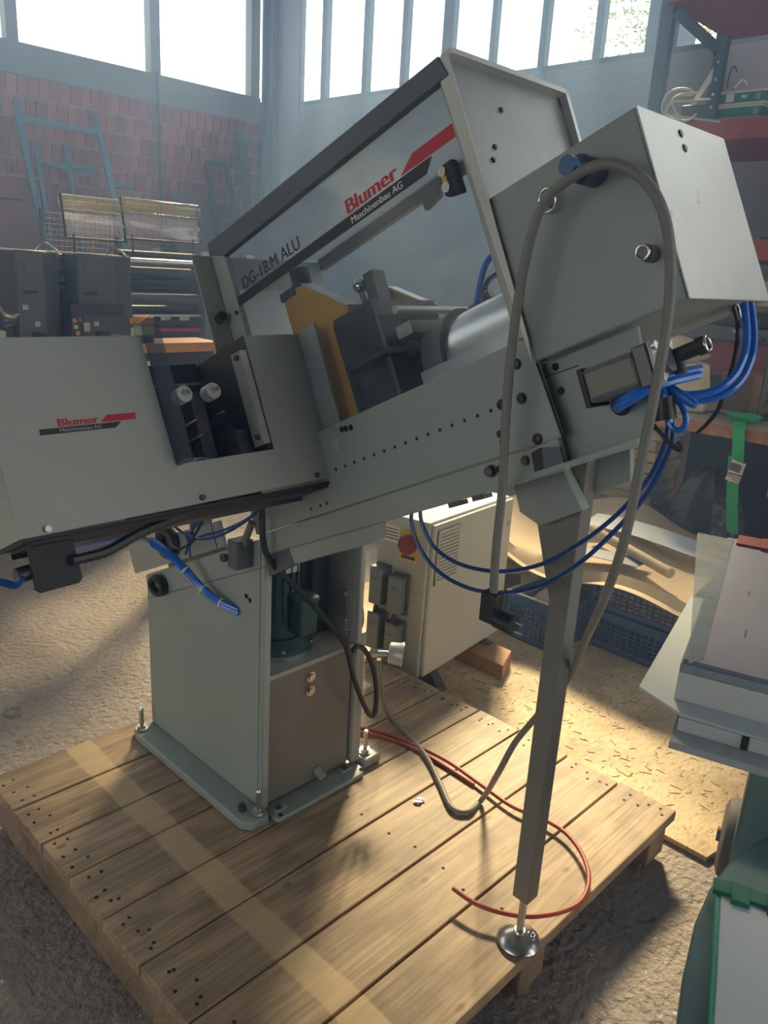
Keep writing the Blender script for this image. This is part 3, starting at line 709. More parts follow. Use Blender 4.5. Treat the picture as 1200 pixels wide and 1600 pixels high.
# ---- pedestal
def myz(u, w): p = m(u, 0, w); return (p.y, p.z)
BY0, BY1 = 1.432, 1.99
cov_pts = [(BY0, 0.186), (BY1, 0.186), (BY1 + 0.005, 0.640), myz(-1.505, 1.482), myz(-0.900, 1.482), (BY0, 0.945)]
cov = P(MB().prism([(1.10, y, z) for y, z in cov_pts], (0.010, 0, 0)), 'side_cover', GREY_G, bevel=0.006)
P(MB().prism([(1.0985, *myz(-1.525, 1.4125)), (1.0985, *myz(-0.895, 1.4125)), (1.0985, *myz(-0.895, 1.4145)), (1.0985, *myz(-1.525, 1.4145))], (0.003, 0, 0)), 'cover_seam', DSTEEL, cov)
# rounded front corner of the column
P(MB().prism([(1.100, 1.445, 0.186)] + [(1.120 - 0.02*math.cos(R(a)), 1.447 - 0.02*math.sin(R(a)), 0.186) for a in range(0, 100, 15)] + [(1.120, 1.447, 0.186)], (0, 0, 0.745)), 'column_corner', GREY)
P(MB().box(1.11, 1.44, 1.975, 1.988, 0.186, 0.66), 'back_cover', GREY_D)
rsp = P(MB().prism([(1.425, y, z) for y, z in [(1.432, 0.186), (1.985, 0.186), (1.985, 0.66), myz(-0.93, 1.45), (1.432, 0.93)]], (0.014, 0, 0)), 'side_cover', GREY)
P(MB().prism([(1.423, 1.425, 0.186), (1.441, 1.425, 0.186), (1.441, 1.45, 0.186), (1.423, 1.45, 0.186)], (0, 0, 0.74)), 'edge_post', GREY, bevel=0.004)
# inclined panel above the cover
pan = P(plate_uw([(-1.562, 1.494), (-1.048, 1.49), (-1.046, 1.557), (-1.562, 1.58)], 1.098, 1.108), 'inclined_panel', GREY_G)
P(plate_uw([(-1.083, 1.492), (-1.080, 1.492), (-1.080, 1.56), (-1.083, 1.56)], 1.0965, 1.099), 'panel_seam', DSTEEL, pan)
P(plate_uw([(-1.36, 1.482), (-1.05, 1.482), (-1.05, 1.494), (-1.36, 1.494)], 1.102, 1.12), 'panel_packer', DSTEEL)
# base plates and levelling studs
bp_ = P(MB().prism([(1.030, 1.962, .16), (1.030, 1.425, .16), (1.052, 1.398, .16), (1.102, 1.398, .16), (1.114, 1.43, .16), (1.114, 2.0, .16), (1.045, 2.0, .16)], (0, 0, 0.026)), 'base_plate', GREY_G, bevel=0.005)
bp2 = P(MB().prism([(1.122, 1.378, .16), (1.43, 1.378, .16), (1.452, 1.40, .16), (1.452, 1.46, .16), (1.116, 1.46, .16), (1.116, 1.385, .16)], (0, 0, 0.014)), 'base_plate', GREY_G, bevel=0.004)
bp3 = P(MB().box(1.456, 1.525, 1.40, 1.475, .16, .188), 'base_plate', GREY_G, bevel=0.008)
P(MB().cyl((1.448, 1.44, .186), (1.448, 1.44, 0.60), 0.016), 'drain_pipe', GREY)
def stud(x, y, z, par):
    s = P(MB().cyl((x, y, z), (x, y, z + 0.068), 0.0072, 14).cyl((x, y, z + 0.068), (x, y, z + 0.074), 0.0072, 14, 0.005), 'levelling_stud', STEEL, par)
    P(MB().cyl((x, y, z), (x, y, z + 0.014), 0.0145, 6), 'nut', STEEL, par); P(MB().cyl((x, y, z), (x, y, z + 0.004), 0.019, 18), 'washer', STEEL, par)
stud(1.056, 1.972, .186, bp_); stud(1.085, 1.422, .186, bp_); stud(1.492, 1.437, .188, bp3)
P(MB().cyl((1.062, 1.462, .186), (1.062, 1.462, .20), 0.011, 12).cyl((1.062, 1.462, .20), (1.062, 1.462, .207), 0.006, 6), 'clamp_screw', DSTEEL, bp_)
for x, y in ((1.145, 1.412), (1.40, 1.425)):
    P(MB().box(x - .022, x + .022, y - .012, y + .012, .174, .180), 'clamp_tab', GREY_G, bp2, 0.003)
    place(BOLT_D, 'bolt', (x, y, .180), bp2)
place(BOLT_S, 'bolt', (1.345, 1.40, .174), bp2); place(HOLE_M, 'bolt_hole', (1.135, 1.39, .174), bp2); place(HOLE_M, 'bolt_hole', (1.437, 1.395, .174), bp2)
# oil tank with the motor on top
tk = P(MB().box(1.124, 1.418, 1.438, 1.90, .186, 0.556), 'oil_tank', LEGGREY, bevel=0.003)
P(MB().box(1.120, 1.422, 1.432, 1.92, 0.559, 0.571), 'tank_lid', GREY, tk)
P(MB().cyl((1.30, 1.41, .205), (1.30, 1.438, .215), 0.012), 'drain_plug', GREY, tk)
for z in (0.523, 0.480):
    P(MB().cyl((1.263, 1.437, z), (1.263, 1.432, z), 0.015, 20).cyl((1.263, 1.432, z), (1.263, 1.427, z), 0.010, 6), 'gland', STEEL, tk)
mo = P(MB().cyl((1.245, 1.56, .62), (1.245, 1.56, .86), 0.066, 28), 'motor', TEAL)
for k in range(22):
    a = 2 * math.pi * k / 22; c, s_ = math.cos(a), math.sin(a)
    P(MB().bar((1.245 + .066*c, 1.56 + .066*s_, .66), (1.245 + .066*c, 1.56 + .066*s_, .84), .003, .012, (c, s_, 0)), 'cooling_fin', TEAL, mo)
P(MB().lathe((1.245, 1.56, .585), (0, 0, 1), [(0, .098), (.012, .098), (.02, .088), (.035, .075)], 32), 'flange', TEAL, mo)
P(MB().cyl((1.245, 1.56, .571), (1.245, 1.56, .585), 0.100, 36), 'clamp_ring', STEEL, mo)
P(MB().box(1.232, 1.292, 1.445, 1.50, .64, .735), 'terminal_box', TEAL, mo, 0.006)
P(MB().obox((1.262, 1.472, .742), (.033, 0, 0), (0, .03, .004), (0, -.001, .006)), 'terminal_box_lid', TEAL, mo, 0.003)
P(MB().prism([(1.245 + .068*math.cos(R(a)), 1.56 + .068*math.sin(R(a)), .81) for a in (-112, -100, -88, -76)] + [(1.245 + .07*math.cos(R(a)), 1.56 + .07*math.sin(R(a)), .81) for a in (-76, -88, -100, -112)], (0, 0, .03)), 'rating_plate', GREY_L, mo)
place(BOLT_S, 'bolt', (1.145, 1.50, .571), tk)
for x, y in ((1.20, 1.475), (1.30, 1.482)): place(BOLT_S, 'bolt', (x, y, .597), mo)
P(MB().box(1.36, 1.42, 1.55, 1.60, .57, .92), 'inner_upright', BLACKM)
P(MB().box(1.12, 1.425, 1.90, 1.91, .57, .72), 'inner_panel', BLACKM)
# details on the side cover
for y, z in ((1.502, .776), (1.487, .770)): place(HOLE_M, 'bolt_hole', (1.0995, y, z), cov, ROT_X)
P(MB().torus((1.088, 1.905, .676), (1, .25, .1), .026, .0085).torus((1.076, 1.90, .676), (1, .2, .1), .024, .0075), 'cable_clip_ring', BLACK, cov)
P(MB().torus((1.085, 1.85, .824), (1, 0, 0), .034, .016), 'grommet_ring', BLACK, pan)
P(MB().cyl((1.10, 1.745, .866), (1.088, 1.745, .866), .017), 'grommet_ring', BLACK, pan)
P(MB().box(1.05, 1.10, 1.475, 1.515, .862, .935), 'latch_block', GREY_D, bevel=.004)
P(MB().cyl((1.072, 1.502, .880), (1.078, 1.452, .988), .009), 'prop_rod', LEGGREY)
P(MB().cyl((1.05, 1.52, .886), (1.04, 1.52, .886), .011), 'latch_knob', BLACK)

# ---- inclined beam
lower = P(plate_uw([(-0.885, 1.441), (-0.02, 1.441), (-0.02, 1.500), (-0.062, 1.492), (-0.885, 1.492)], 1.100, 1.114), 'beam_lower_channel', GREY_G, bevel=.003)
side = P(plate_uw([(-0.900, 1.4935), (-0.012, 1.4945), (-0.022, 1.665), (-0.585, 1.663), (-0.585, 1.60), (-0.90, 1.60)], 1.0985, 1.110), 'beam_side_plate', GREY_G, bevel=.002)
P(plate_uw([(-0.900, 1.50), (-0.022, 1.50), (-0.022, 1.665), (-0.90, 1.663)], 1.390, 1.402), 'beam_side_plate', GREY_G)
P(plate_uw([(-0.885, 1.500), (-0.05, 1.500), (-0.05, 1.508), (-0.885, 1.508)], 1.112, 1.390), 'beam_floor', GREY_D)
P(plate_uw([(-0.900, 1.640), (-0.022, 1.642), (-0.022, 1.650), (-0.90, 1.648)], 1.110, 1.390), 'beam_deck', GREY_D)
hp = P(plate_uw([(-0.785, 1.402), (-0.500, 1.405), (-0.490, 1.412), (-0.478, 1.441), (-0.79, 1.441)], 1.100, 1.125), 'under_bracket', GREY_G, bevel=.003)
P(plate_uw([(-0.90, 1.390), (-0.787, 1.402), (-0.79, 1.441), (-0.90, 1.441)], 1.106, 1.13), 'under_bracket', GREY_D)
for i in range(15):
    t = i / 14
    place(HOLE_S, 'bolt_hole', m(-0.558 + t * 0.426, 1.0985, 1.574), side, ROT_X)
for u, w in ((-.509, 1.651), (-.496, 1.649), (-.481, 1.647)): place(HOLE_M, 'bolt_hole', m(u, 1.0985, w - .004), side, ROT_X)
P(MB().cyl(m(-.536, 1.0985, 1.621), m(-.536, 1.0970, 1.621), .0125), 'cover_plug', GREY, side)
for u, w in ((-.057, 1.631), (-.065, 1.575), (-.056, 1.503), (-.107, 1.577)): place(BOLT_B, 'bolt', m(u, 1.0985, w), side, ROT_X)
for u, w in ((-.127, 1.531), (-.126, 1.517)): place(HOLE_M, 'bolt_hole', m(u, 1.0985, w), side, ROT_X)
place(BOLT_D, 'bolt', m(-.165, 1.100, 1.475), lower, ROT_X, (1.3, 1.3, 2.2)); place(HOLE_M, 'bolt_hole', m(-.149, 1.100, 1.474), lower, ROT_X)
place(BOLT_D, 'bolt', m(-.091, 1.100, 1.475), lower, ROT_X)
for u in (-.672, -.638, -.616): place(HOLE_S, 'bolt_hole', m(u, 1.0985, 1.512), side, ROT_X)
P(plate_uw([(-.078, 1.452), (-.018, 1.448), (-.018, 1.480), (-.057, 1.488), (-.075, 1.484)], 1.0975, 1.1005), 'recess_plate_and_shade', BLACKM, lower)  # black sheet standing in for the shade inside the recess
P(plate_uw([(-.058, 1.452), (-.018, 1.449), (-.018, 1.480), (-.050, 1.487)], 1.0955, 1.0978), 'recess_plate_and_shade', GREY_D, lower)
P(plate_uw([(-.13, 1.441), (.12, 1.449), (.118, 1.457), (-.13, 1.450)], 1.085, 1.14), 'channel_lip', GREY_G)
for u in (-.274, -.215): P(mbox(u - .014, u + .014, 1.105, 1.13, 1.432, 1.441), 'limit_tab', DSTEEL, lower)
# end plate to the right of the seam
endp = P(plate_uw([(-.042, 1.620), (-.040, 1.452), (.109, 1.452), (.1333, 1.5134), (.143, 1.620)], 1.130, 1.142), 'end_plate', GREY_G, bevel=.002)
P(plate_uw([(-.021, 1.62), (-.018, 1.62), (-.006, 1.478), (-.009, 1.478)], 1.0975, 1.0995), 'plate_seam', HOLE, endp)
P(plate_uw([(-.040, 1.598), (.034, 1.5955), (.034, 1.597), (-.040, 1.5995)], 1.1285, 1.1305), 'plate_seam', HOLE, endp)
for u, w in ((-.0075, 1.608), (-.009, 1.568)): place(HOLE_M, 'bolt_hole', m(u, 1.1295, w), endp, ROT_X)
P(MB().torus(m(.087, 1.127, 1.5155), (1, 0, 0), .012, .005), 'grommet', BLACK, endp)
# pneumatic cylinder
cy = P(mbox(.066, .152, 1.075, 1.130, 1.526, 1.580), 'pneumatic_cylinder', LEGGREY, bevel=.006)
P(mbox(.060, .068, 1.073, 1.130, 1.522, 1.582), 'mount_flange', BLACKM, cy)
for w in (1.533, 1.5735): P(MB().cyl(m(.066, 1.079, w), m(.150, 1.079, w), .0045), 'tie_rod', GREY_D, cy)
P(mbox(.152, .176, 1.073, 1.132, 1.522, 1.584), 'end_cap', DSTEEL, cy, .003)
P(mbox(.176, .182, 1.073, 1.132, 1.522, 1.584), 'end_cover', GREY_L, cy, .003)
for w in (1.530, 1.576):
    for x in (1.08, 1.125): P(MB().cyl(m(.182, x, w), m(.188, x, w), .0065, 14), 'cap_screw', STEEL, cy)
P(MB().cyl(m(.182, 1.105, 1.553), m(.192, 1.105, 1.553), .018), 'piston_cap', GREY_D, cy)
P(MB().cyl(m(.172, 1.125, 1.556), m(.225, 1.125, 1.558), .011).cyl(m(.225, 1.125, 1.558), m(.237, 1.125, 1.558), .013), 'hose_fitting', BLACK, cy)
P(MB().torus(m(.238, 1.125, 1.558), UV, .010, .0025), 'fitting_ring', CHROME, cy)
P(MB().cyl(m(.19, 1.125, 1.53), m(.19, 1.125, 1.556), .010), 'hose_fitting', BLACK, cy)

# ---- end box at the top
eb = P(mbox(-.0295, .240, 1.100, 1.400, 1.623, 1.900), 'end_box', GREY_G, bevel=.003)
P(mbox(.240, .2425, 1.100, 1.400, 1.622, 1.901), 'end_panel', GREY_L, eb, .001, 'bright brushed end panel with two dark screws')
for w in (1.880, 1.857): place(BOLT_D, 'screw', m(.2425, 1.226, w), eb, ROT_U, (.75, .75, .4))
P(MB().torus(m(.081, 1.088, 1.842), XV + UV*.2, .017, .0022), 'pull_ring', CHROME, eb)
P(MB().cyl(m(.081, 1.10, 1.842), m(.081, 1.09, 1.842), .010), 'ring_boss', GREY_D, eb)
P(MB().cyl(m(.160, 1.100, 1.845), m(.158, 1.060, 1.848), .020).cyl(m(.158, 1.06, 1.848), m(.157, 1.045, 1.849), .015), 'cable_hook_knob', NAVY, eb)
P(MB().cyl(m(.157, 1.045, 1.849), m(.156, 1.030, 1.850), .014), 'knob_cap', BLUECAP, eb)
P(MB().cyl(m(.209, 1.10, 1.700), m(.209, 1.075, 1.701), .012).cyl(m(.209, 1.075, 1.701), m(.209, 1.070, 1.701), .010), 'push_button', DSTEEL, eb)
P(MB().torus(m(.209, 1.070, 1.701), XV, .0095, .002), 'button_ring', CHROME, eb)
for k, x in enumerate((1.30, 1.325, 1.345)):
    P(MB().cyl(m(.222, x, 1.623), m(.222, x, 1.60), .008), 'hose_gland', STEEL, eb)

# ---- leg
lg = P(MB().prism([(1.262, y, z) for y, z in [(.742, .282), (.702, .282), (.702, 1.28), (.795, 1.26), (.795, 1.135), (.745, .98)]], (.040, 0, 0)), 'leg', LEGGREY, bevel=.002)
P(MB().cyl((1.278, .721, .19), (1.278, .721, .283), .0085), 'foot_spindle', STEEL, lg)
P(MB().lathe((1.278, .721, .1605), (0, 0, 1), [(0, .047), (.006, .049), (.014, .044), (.022, .030), (.029, .014), (.034, .012)], 32), 'foot_disc', STEEL, lg)
P(MB().cyl((1.296, .700, .176), (1.299, .697, .185), .012).cyl((1.299, .697, .185), (1.301, .695, .189), .005), 'foot_screw', CHROME, lg)
P(plate_uw([(-.228, 1.450), (-.232, 1.391), (-.196, 1.356), (-.097, 1.367), (-.114, 1.450)], 1.235, 1.2615), 'leg_bracket', GREY_G, bevel=.002)
P(plate_uw([(-.16, 1.45), (-.012, 1.45), (-.028, 1.395), (-.11, 1.387)], 1.300, 1.315), 'leg_gusset', GREY_G)

# ---- loading housing at the left
UF = -.585
hs = P(plate_xw([(.452, 1.556), (1.100, 1.563), (1.100, 1.664), (1.118, 1.664), (1.124, 1.880), (.977, 1.878), (.977, 1.640), (.752, 1.638), (.746, 1.881), (.452, 1.884)], UF - .004, UF), 'housing_front', GREY, bevel=.001)
P(plate_uw([(UF, 1.664), (UF + .055, 1.667), (UF + .055, 1.882), (UF, 1.880)], 1.118, 1.124), 'front_flange', GREY, hs)
P(mbox(-.80, UF - .004, .452, .456, 1.556, 1.884), 'housing_end', GREY_G, hs)
P(mbox(-.80, UF - .004, .456, .742, 1.880, 1.884), 'housing_top', GREY, hs)
P(mbox(-.70, UF - .004, .745, .748, 1.60, 1.880), 'inner_wall', DSTEEL, hs)
P(plate_uw([(UF, 1.634), (-.530, 1.630), (-.528, 1.885), (-.545, 1.905), (UF, 1.905)], .7525, .7555), 'side_window', SMOKE, hs)
P(mbox(-.786, UF - .004, .977, .982, 1.60, 1.880), 'inner_wall', DSTEEL, hs)
P(mbox(-.786, -.782, .752, .977, 1.845, 1.886), 'back_rail', BLACKM, hs)
P(mbox(-.83, -.786, .752, .977, 1.58, 1.84), 'back_wall', BLACKM, hs)
P(mbox(-.70, UF - .004, .456, 1.10, 1.550, 1.556), 'housing_floor', BLACKM, hs)
P(mbox(-.784, UF - .004, .756, .973, 1.58, 1.60), 'inner_floor', DSTEEL, hs)
P(mbox(-.625, UF - .006, .960, .976, 1.655, 1.850), 'guide_strip', GREY_L, hs)
for w in (1.838, 1.672): P(MB().cyl(m(-.605, .960, w), m(-.605, .955, w), .006), 'strip_screw', DSTEEL, hs)
for x, w in ((.845, 1.784), (.912, 1.786)):
    rl = P(MB().cyl(m(-.672, x, w), m(-.645, x, w), .0165, 24), 'guide_roller', WHITE, hs)
    P(MB().cyl(m(-.72, x, w), m(-.632, x, w), .005), 'roller_axle', STEEL, rl)
P(mbox(-.74, -.70, .888, .918, 1.60, 1.80), 'roller_bracket', DSTEEL, hs)
for x, w in ((.872, 1.735), (.936, 1.745), (.880, 1.705), (.945, 1.715)):
    P(MB().cyl(m(-.76, x - .01, w - .004), m(-.665, x, w), .0038), 'guide_pin', STEEL, hs)
P(mbox(-.70, -.64, .935, .97, 1.60, 1.70), 'inner_block', DSTEEL, hs)
P(MB().grid(lambda a, b: m(-.62 - .05*b, .80 + .09*a, 1.638 + .012*math.sin(a*5) + .012*b), 8, 4, WV*.002), 'paper_scrap', PAPER, hs)
for x, w in ((.497, 1.564), (.786, 1.569), (1.066, 1.572)):
    P(MB().cyl(m(UF, x, w), m(UF + .006, x, w), .0055, 14), 'cover_screw', STEEL if x < .6 else DSTEEL, hs)
P(mbox(-.69, UF - .01, .47, 1.10, 1.544, 1.5495), 'tray_floor', BLACKM)
P(mbox(-.70, -.692, .47, 1.10, 1.536, 1.556), 'tray_lip', DSTEEL)
blk = P(plate_xw([(.48, 1.552), (.548, 1.548), (.548, 1.478), (.541, 1.471), (.477, 1.469), (.470, 1.476), (.474, 1.552)], -.628, -.620), 'terminal_cover', BLACKM, bevel=.001)
P(MB().cyl(m(-.64, .452, 1.505), m(-.64, .475, 1.507), .013), 'cable_gland', BLACK, blk)

# logo on the housing
E_ = .0006
def ink_xw(pts, mt, name): return P(MB().prism([m(UF + .0002, x, w) for x, w in pts], UV * .0004), name, mt, hs)
ink_xw([(.524, 1.7165), (.655, 1.7168), (.668, 1.7268), (.524, 1.7264)], INKBLACK, 'logo_bar')
ink_xw([(.630, 1.7288), (.696, 1.7288), (.6985, 1.7405), (.644, 1.7405)], INKRED, 'logo_bar')
text_part('Blumer', 'lettering', m(UF, .5575, 1.7285), XV, WV, .0125, .070, INKRED, hs, bold=.075)
text_part('Maschinenbau AG', 'lettering', m(UF + .0003, .5575, 1.7190), XV, WV, .0058, .072, INKGREY, hs)

# ---- hood
hd = P(plate_uw([(-.735, 1.664), (-.050, 1.664), (-.052, 2.116), (-.745, 2.120)], 1.101, 1.104), 'hood_window', GLASSY)
P(plate_uw([(-.783, 2.142), (-.778, 2.168), (-.040, 2.150), (-.030, 2.112), (-.052, 2.112), (-.735, 2.118), (-.737, 2.122)], 1.088, 1.106), 'hood_frame', GREY_D, bevel=.002)
P(plate_uw([(-.786, 1.60), (-.730, 1.60), (-.736, 2.125), (-.786, 2.144)], 1.096, 1.112), 'hood_frame', GREY, bevel=.002)
P(plate_uw([(-.053, 2.115), (-.030, 2.145), (-.0225, 1.665), (-.042, 1.665)], 1.092, 1.106), 'hood_frame', GREY, bevel=.002)
P(plate_uw([(-.050, 2.135), (-.034, 2.150), (-.0225, 2.145), (-.018, 1.66), (-.023, 1.62)], 1.0905, 1.0925), 'frame_edge', GREY_L)
P(plate_uw([(-.783, 1.664), (-.03, 1.664), (-.03, 2.14), (-.783, 2.14)], 1.428, 1.431), 'hood_window', GLASSY)
P(plate_uw([(-.783, 2.120), (-.03, 2.120), (-.03, 2.150), (-.783, 2.150)], 1.422, 1.437), 'hood_frame', GREY_D)
P(plate_uw([(-.40, 2.095), (-.35, 2.105), (-.35, 2.12), (-.40, 2.12)], 1.415, 1.43), 'hinge', GREY_D)
P(mbox(-.775, -.04, 1.100, 1.43, 2.146, 2.150), 'hood_roof_window', MILKY)
ef = P(mbox(-.034, -.030, 1.100, 1.437, 1.60, 2.144), 'hood_end_panel', mat('dull_aluminium', (0.36, 0.37, 0.37), .4, .5, var=.12, vscale=5), label='dull aluminium end panel of the hood')
P(mbox(-.034, -.014, 1.092, 1.441, 2.140, 2.150), 'hood_frame', GREY_L)
P(mbox(-.034, -.014, 1.430, 1.441, 1.88, 2.150), 'hood_frame', GREY_L)
P(plate_xw([(1.043, 1.80), (1.43, 1.80), (1.43, 2.143), (1.045, 2.143)], -.792, -.788), 'hood_left_panel', GREY, bevel=.001)
P(MB().cyl(m(-.788, 1.073, 1.99), m(-.770, 1.073, 1.992), .012), 'lock_knob', BLACK)
for w, u in ((2.135, -.742), (1.99, -.745)): P(MB().cyl(m(u, 1.096, w), m(u, 1.092, w), .005), 'frame_screw', DSTEEL)
lt = P(plate_uw([(-.095, 1.985), (-.060, 1.985), (-.058, 1.926), (-.093, 1.934)], 1.078, 1.096), 'latch', BLACKM, bevel=.004)
for w in (1.972, 1.945): P(MB().cyl(m(-.082, 1.078, w), m(-.082, 1.072, w), .0085, 16), 'latch_screw', STEEL, lt)
P(plate_uw([(-.088, 1.952), (-.078, 1.952), (-.078, 1.966), (-.088, 1.966)], 1.0755, 1.079), 'latch_plate', BRASS, lt)
for x, w in ((1.215, 2.075), (1.165, 2.00), (1.15, 1.975)): place(BOLT_D, 'screw', m(-.030, x, w), ef, ROT_U, (.6, .6, .6))
# lettering on the hood
def ink_uw(pts, mt, name): return P(MB().prism([m(u, 1.1008, w) for u, w in pts], (-.0005, 0, 0)), name, mt, hd)
ink_uw([(-.735, 2.001), (-.133, 1.998), (-.112, 2.0205), (-.735, 2.0225)], INKBLACK, 'logo_bar')
ink_uw([(-.190, 2.0235), (-.053, 2.0225), (-.053, 2.046), (-.152, 2.046)], INKRED, 'logo_bar')
text_part('DG-18.M ALU', 'lettering', m(-.703, 1.1004, 2.0275), UV, WV, .0265, .214, INKBLACK, hd, bold=.03)
text_part('Blumer', 'lettering', m(-.335, 1.1004, 2.0245), UV, WV, .0265, .139, INKRED, hd, bold=.075)
text_part('Maschinenbau AG', 'lettering', m(-.331, 1.1000, 2.0035), UV, WV, .0125, .141, INKWHITE, hd, bold=.03)

# ---- cutting head inside the hood
yl = P(plate_uw([(-.640, 1.652), (-.648, 1.975), (-.645, 1.995), (-.573, 1.985), (-.455, 1.890), (-.470, 1.86), (-.480, 1.652)], 1.155, 1.185), 'yellow_arm', YELLOW, bevel=.003)
P(plate_uw([(-.575, 1.9865), (-.455, 1.8915), (-.452, 1.893), (-.572, 1.9895)], 1.152, 1.188), 'arm_highlight_strip', GREY_L, yl)  # pale strip paints in the highlight along the arm's chamfer
y2 = P(plate_uw([(-.56, 1.652), (-.56, 1.945), (-.505, 1.954), (-.405, 1.874), (-.42, 1.652)], 1.345, 1.37), 'yellow_arm', YELLOW, bevel=.003)
P(plate_uw([(-.507, 1.9555), (-.405, 1.8755), (-.402, 1.877), (-.504, 1.9585)], 1.342, 1.373), 'arm_highlight_strip', GREY_L, y2)  # same painted highlight on the far arm
P(MB().cyl(m(-.600, 1.18, 1.985), m(-.600, 1.18, 2.030), .022), 'arm_knob', NAVY, yl)
P(mbox(-.650, -.60, 1.15, 1.20, 1.975, 1.993), 'arm_block', NAVY, yl)
KNIFE = mat('knife_block_steel', (.035, .04, .05), .4, .3)
kb = P(plate_uw([(-.475, 1.66), (-.482, 1.855), (-.476, 1.868), (-.360, 1.868), (-.352, 1.66)], 1.122, 1.150), 'knife_block', KNIFE, bevel=.004)
P(plate_uw([(-.360, 1.866), (-.350, 1.862), (-.343, 1.66), (-.352, 1.66)], 1.122, 1.30), 'knife_block_edge', GREY_D, kb)
P(mbox(-.475, -.36, 1.150, 1.30, 1.66, 1.862), 'head_body', KNIFE, kb)
P(MB().bar(m(-.450, 1.114, 1.748), m(-.33, 1.113, 1.752), .024, .012).bar(m(-.338, 1.113, 1.753), m(-.275, 1.112, 1.735), .022, .012).cyl(m(-.278, 1.119, 1.737), m(-.278, 1.106, 1.737), .015), 'clamp_handle', BLACK, kb, .003)
cyb = P(MB().cyl(m(-.245, 1.245, 1.705), m(-.035, 1.245, 1.705), .085, 36), 'hydraulic_cylinder', ALU)
P(MB().cyl(m(-.30, 1.245, 1.705), m(-.245, 1.245, 1.705), .093, 36, .098), 'cylinder_flange', GREY_D, cyb)
P(MB().cyl(m(-.36, 1.245, 1.705), m(-.30, 1.245, 1.705), .05, 28), 'piston_rod', CHROME, cyb)
P(mbox(-.28, -.035, 1.118, 1.128, 1.655, 1.690), 'slide_rail', ALU)
P(MB().cyl(m(-.33, 1.15, 1.832), m(-.33, 1.42, 1.832), .008), 'cross_rod', GREY_L)
P(mbox(-.34, -.30, 1.15, 1.42, 1.775, 1.80), 'cross_bar', GREY)
P(MB().cyl(m(-.29, 1.33, 1.81), m(-.235, 1.34, 1.83), .013).cyl(m(-.27, 1.33, 1.81), m(-.262, 1.335, 1.816), .017), 'hose_union', DSTEEL)
P(MB().sphere(m(-.545, 1.30, 1.975), .018), 'chrome_ball_knob', CHROME)
P(MB().cyl(m(-.54, 1.30, 1.90), m(-.545, 1.30, 1.965), .008), 'ball_stem', STEEL)
P(mbox(-.52, -.49, 1.29, 1.33, 1.90, 1.99), 'guide_post', GREY_D)
P(mbox(-.80, -.78, 1.14, 1.42, 1.60, 2.06), 'rear_bulkhead', GREY_L)

# ---- hoses that belong to the machine
def hose(key, name, r, mt, parent=None, seg=8, rib=0, off=(0, 0, 0), sub=5):
    return P(MB().tube([Vector(p) + Vector(off) for p in PATHS[key]], r, seg, sub, rib), name, mt, parent)
hose('blue_a', 'air_hose', .0042, BLUED); hose('blue_b', 'air_hose', .0042, BLUED)
hose('blue_c', 'air_hose', .0062, BLUE); hose('blue_d', 'air_hose', .0062, BLUE)
hose('blue_e', 'air_hose', .0060, BLUE); hose('blue_f', 'air_hose', .0050, BLUE); hose('blue_g', 'air_hose', .0060, BLUE)
hose('black_c', 'control_cable', .0036, BLACK); hose('black_d', 'control_cable', .0035, BLACK)
P(MB().tube([m(.087, 1.125, 1.516), m(.115, 1.085, 1.518), m(.17, 1.10, 1.53), m(.2, 1.17, 1.532)], .007, 8), 'air_hose', BLUE)
P(MB().tube([m(.085, 1.125, 1.511), m(.115, 1.075, 1.510), m(.17, 1.09, 1.522), m(.2, 1.16, 1.524)], .007, 8), 'air_hose', BLUE)
pt = Vector(PATHS['blue_g'][-2])
P(MB().cyl(pt + Vector((0, 0, -.02)), pt + Vector((0, .01, .012)), .016, 12), 'hose_wrap', BLACK)
hose('conduit', 'power_conduit', .0075, BLACK); hose('conduit_ribbed', 'ribbed_conduit', .0055, DSTEEL, rib=.35, sub=14)
hose('under_conduit', 'ribbed_conduit', .0085, BLACK, rib=.14, sub=12)
for k in range(7):
    a = 2 * math.pi * k / 6; o = (0.004 * math.cos(a) * (k > 0), .0075 * math.cos(a) * (k > 0), .0075 * math.sin(a) * (k > 0))
    hose('bundle', 'air_hose', .0054, BLUE, off=o)
for i in (2, 3, 4):
    p, q = Vector(PATHS['bundle'][i]), Vector(PATHS['bundle'][i + 1]); d = (q - p).normalized()
    P(MB().cyl(p - d * .002, p + d * .003, .0135, 16), 'cable_tie', WHITE)
for k, o in enumerate(((0, 0, 0), (.004, .012, -.006), (-.003, .022, .003), (0, .034, -.008))): hose('under_blue', 'air_hose', .0048, BLUE, off=o)
hose('loop_a', 'air_hose', .0036, BLUED); hose('loop_b', 'air_hose', .0034, BLACK); hose('loop_c', 'air_hose', .0036, BLUED); hose('loop_d', 'air_hose', .0034, BLUED)
hose('hood_blue', 'air_hose', .0062, BLUE); hose('hood_blue_b', 'air_hose', .0058, BLUED); hose('hood_black', 'control_cable', .0025, BLACK)
hose('harness', 'wiring_loom', .003, DSTEEL); hose('harness', 'wiring_loom', .003, RUBBER, off=(.008, 0, 0))
P(MB().tube([m(-.61, .45, 1.50), m(-.62, .44, 1.49), m(-.63, .42, 1.50), m(-.62, .40, 1.47), m(-.61, .395, 1.455)], .006, 8), 'air_hose', BLUED)
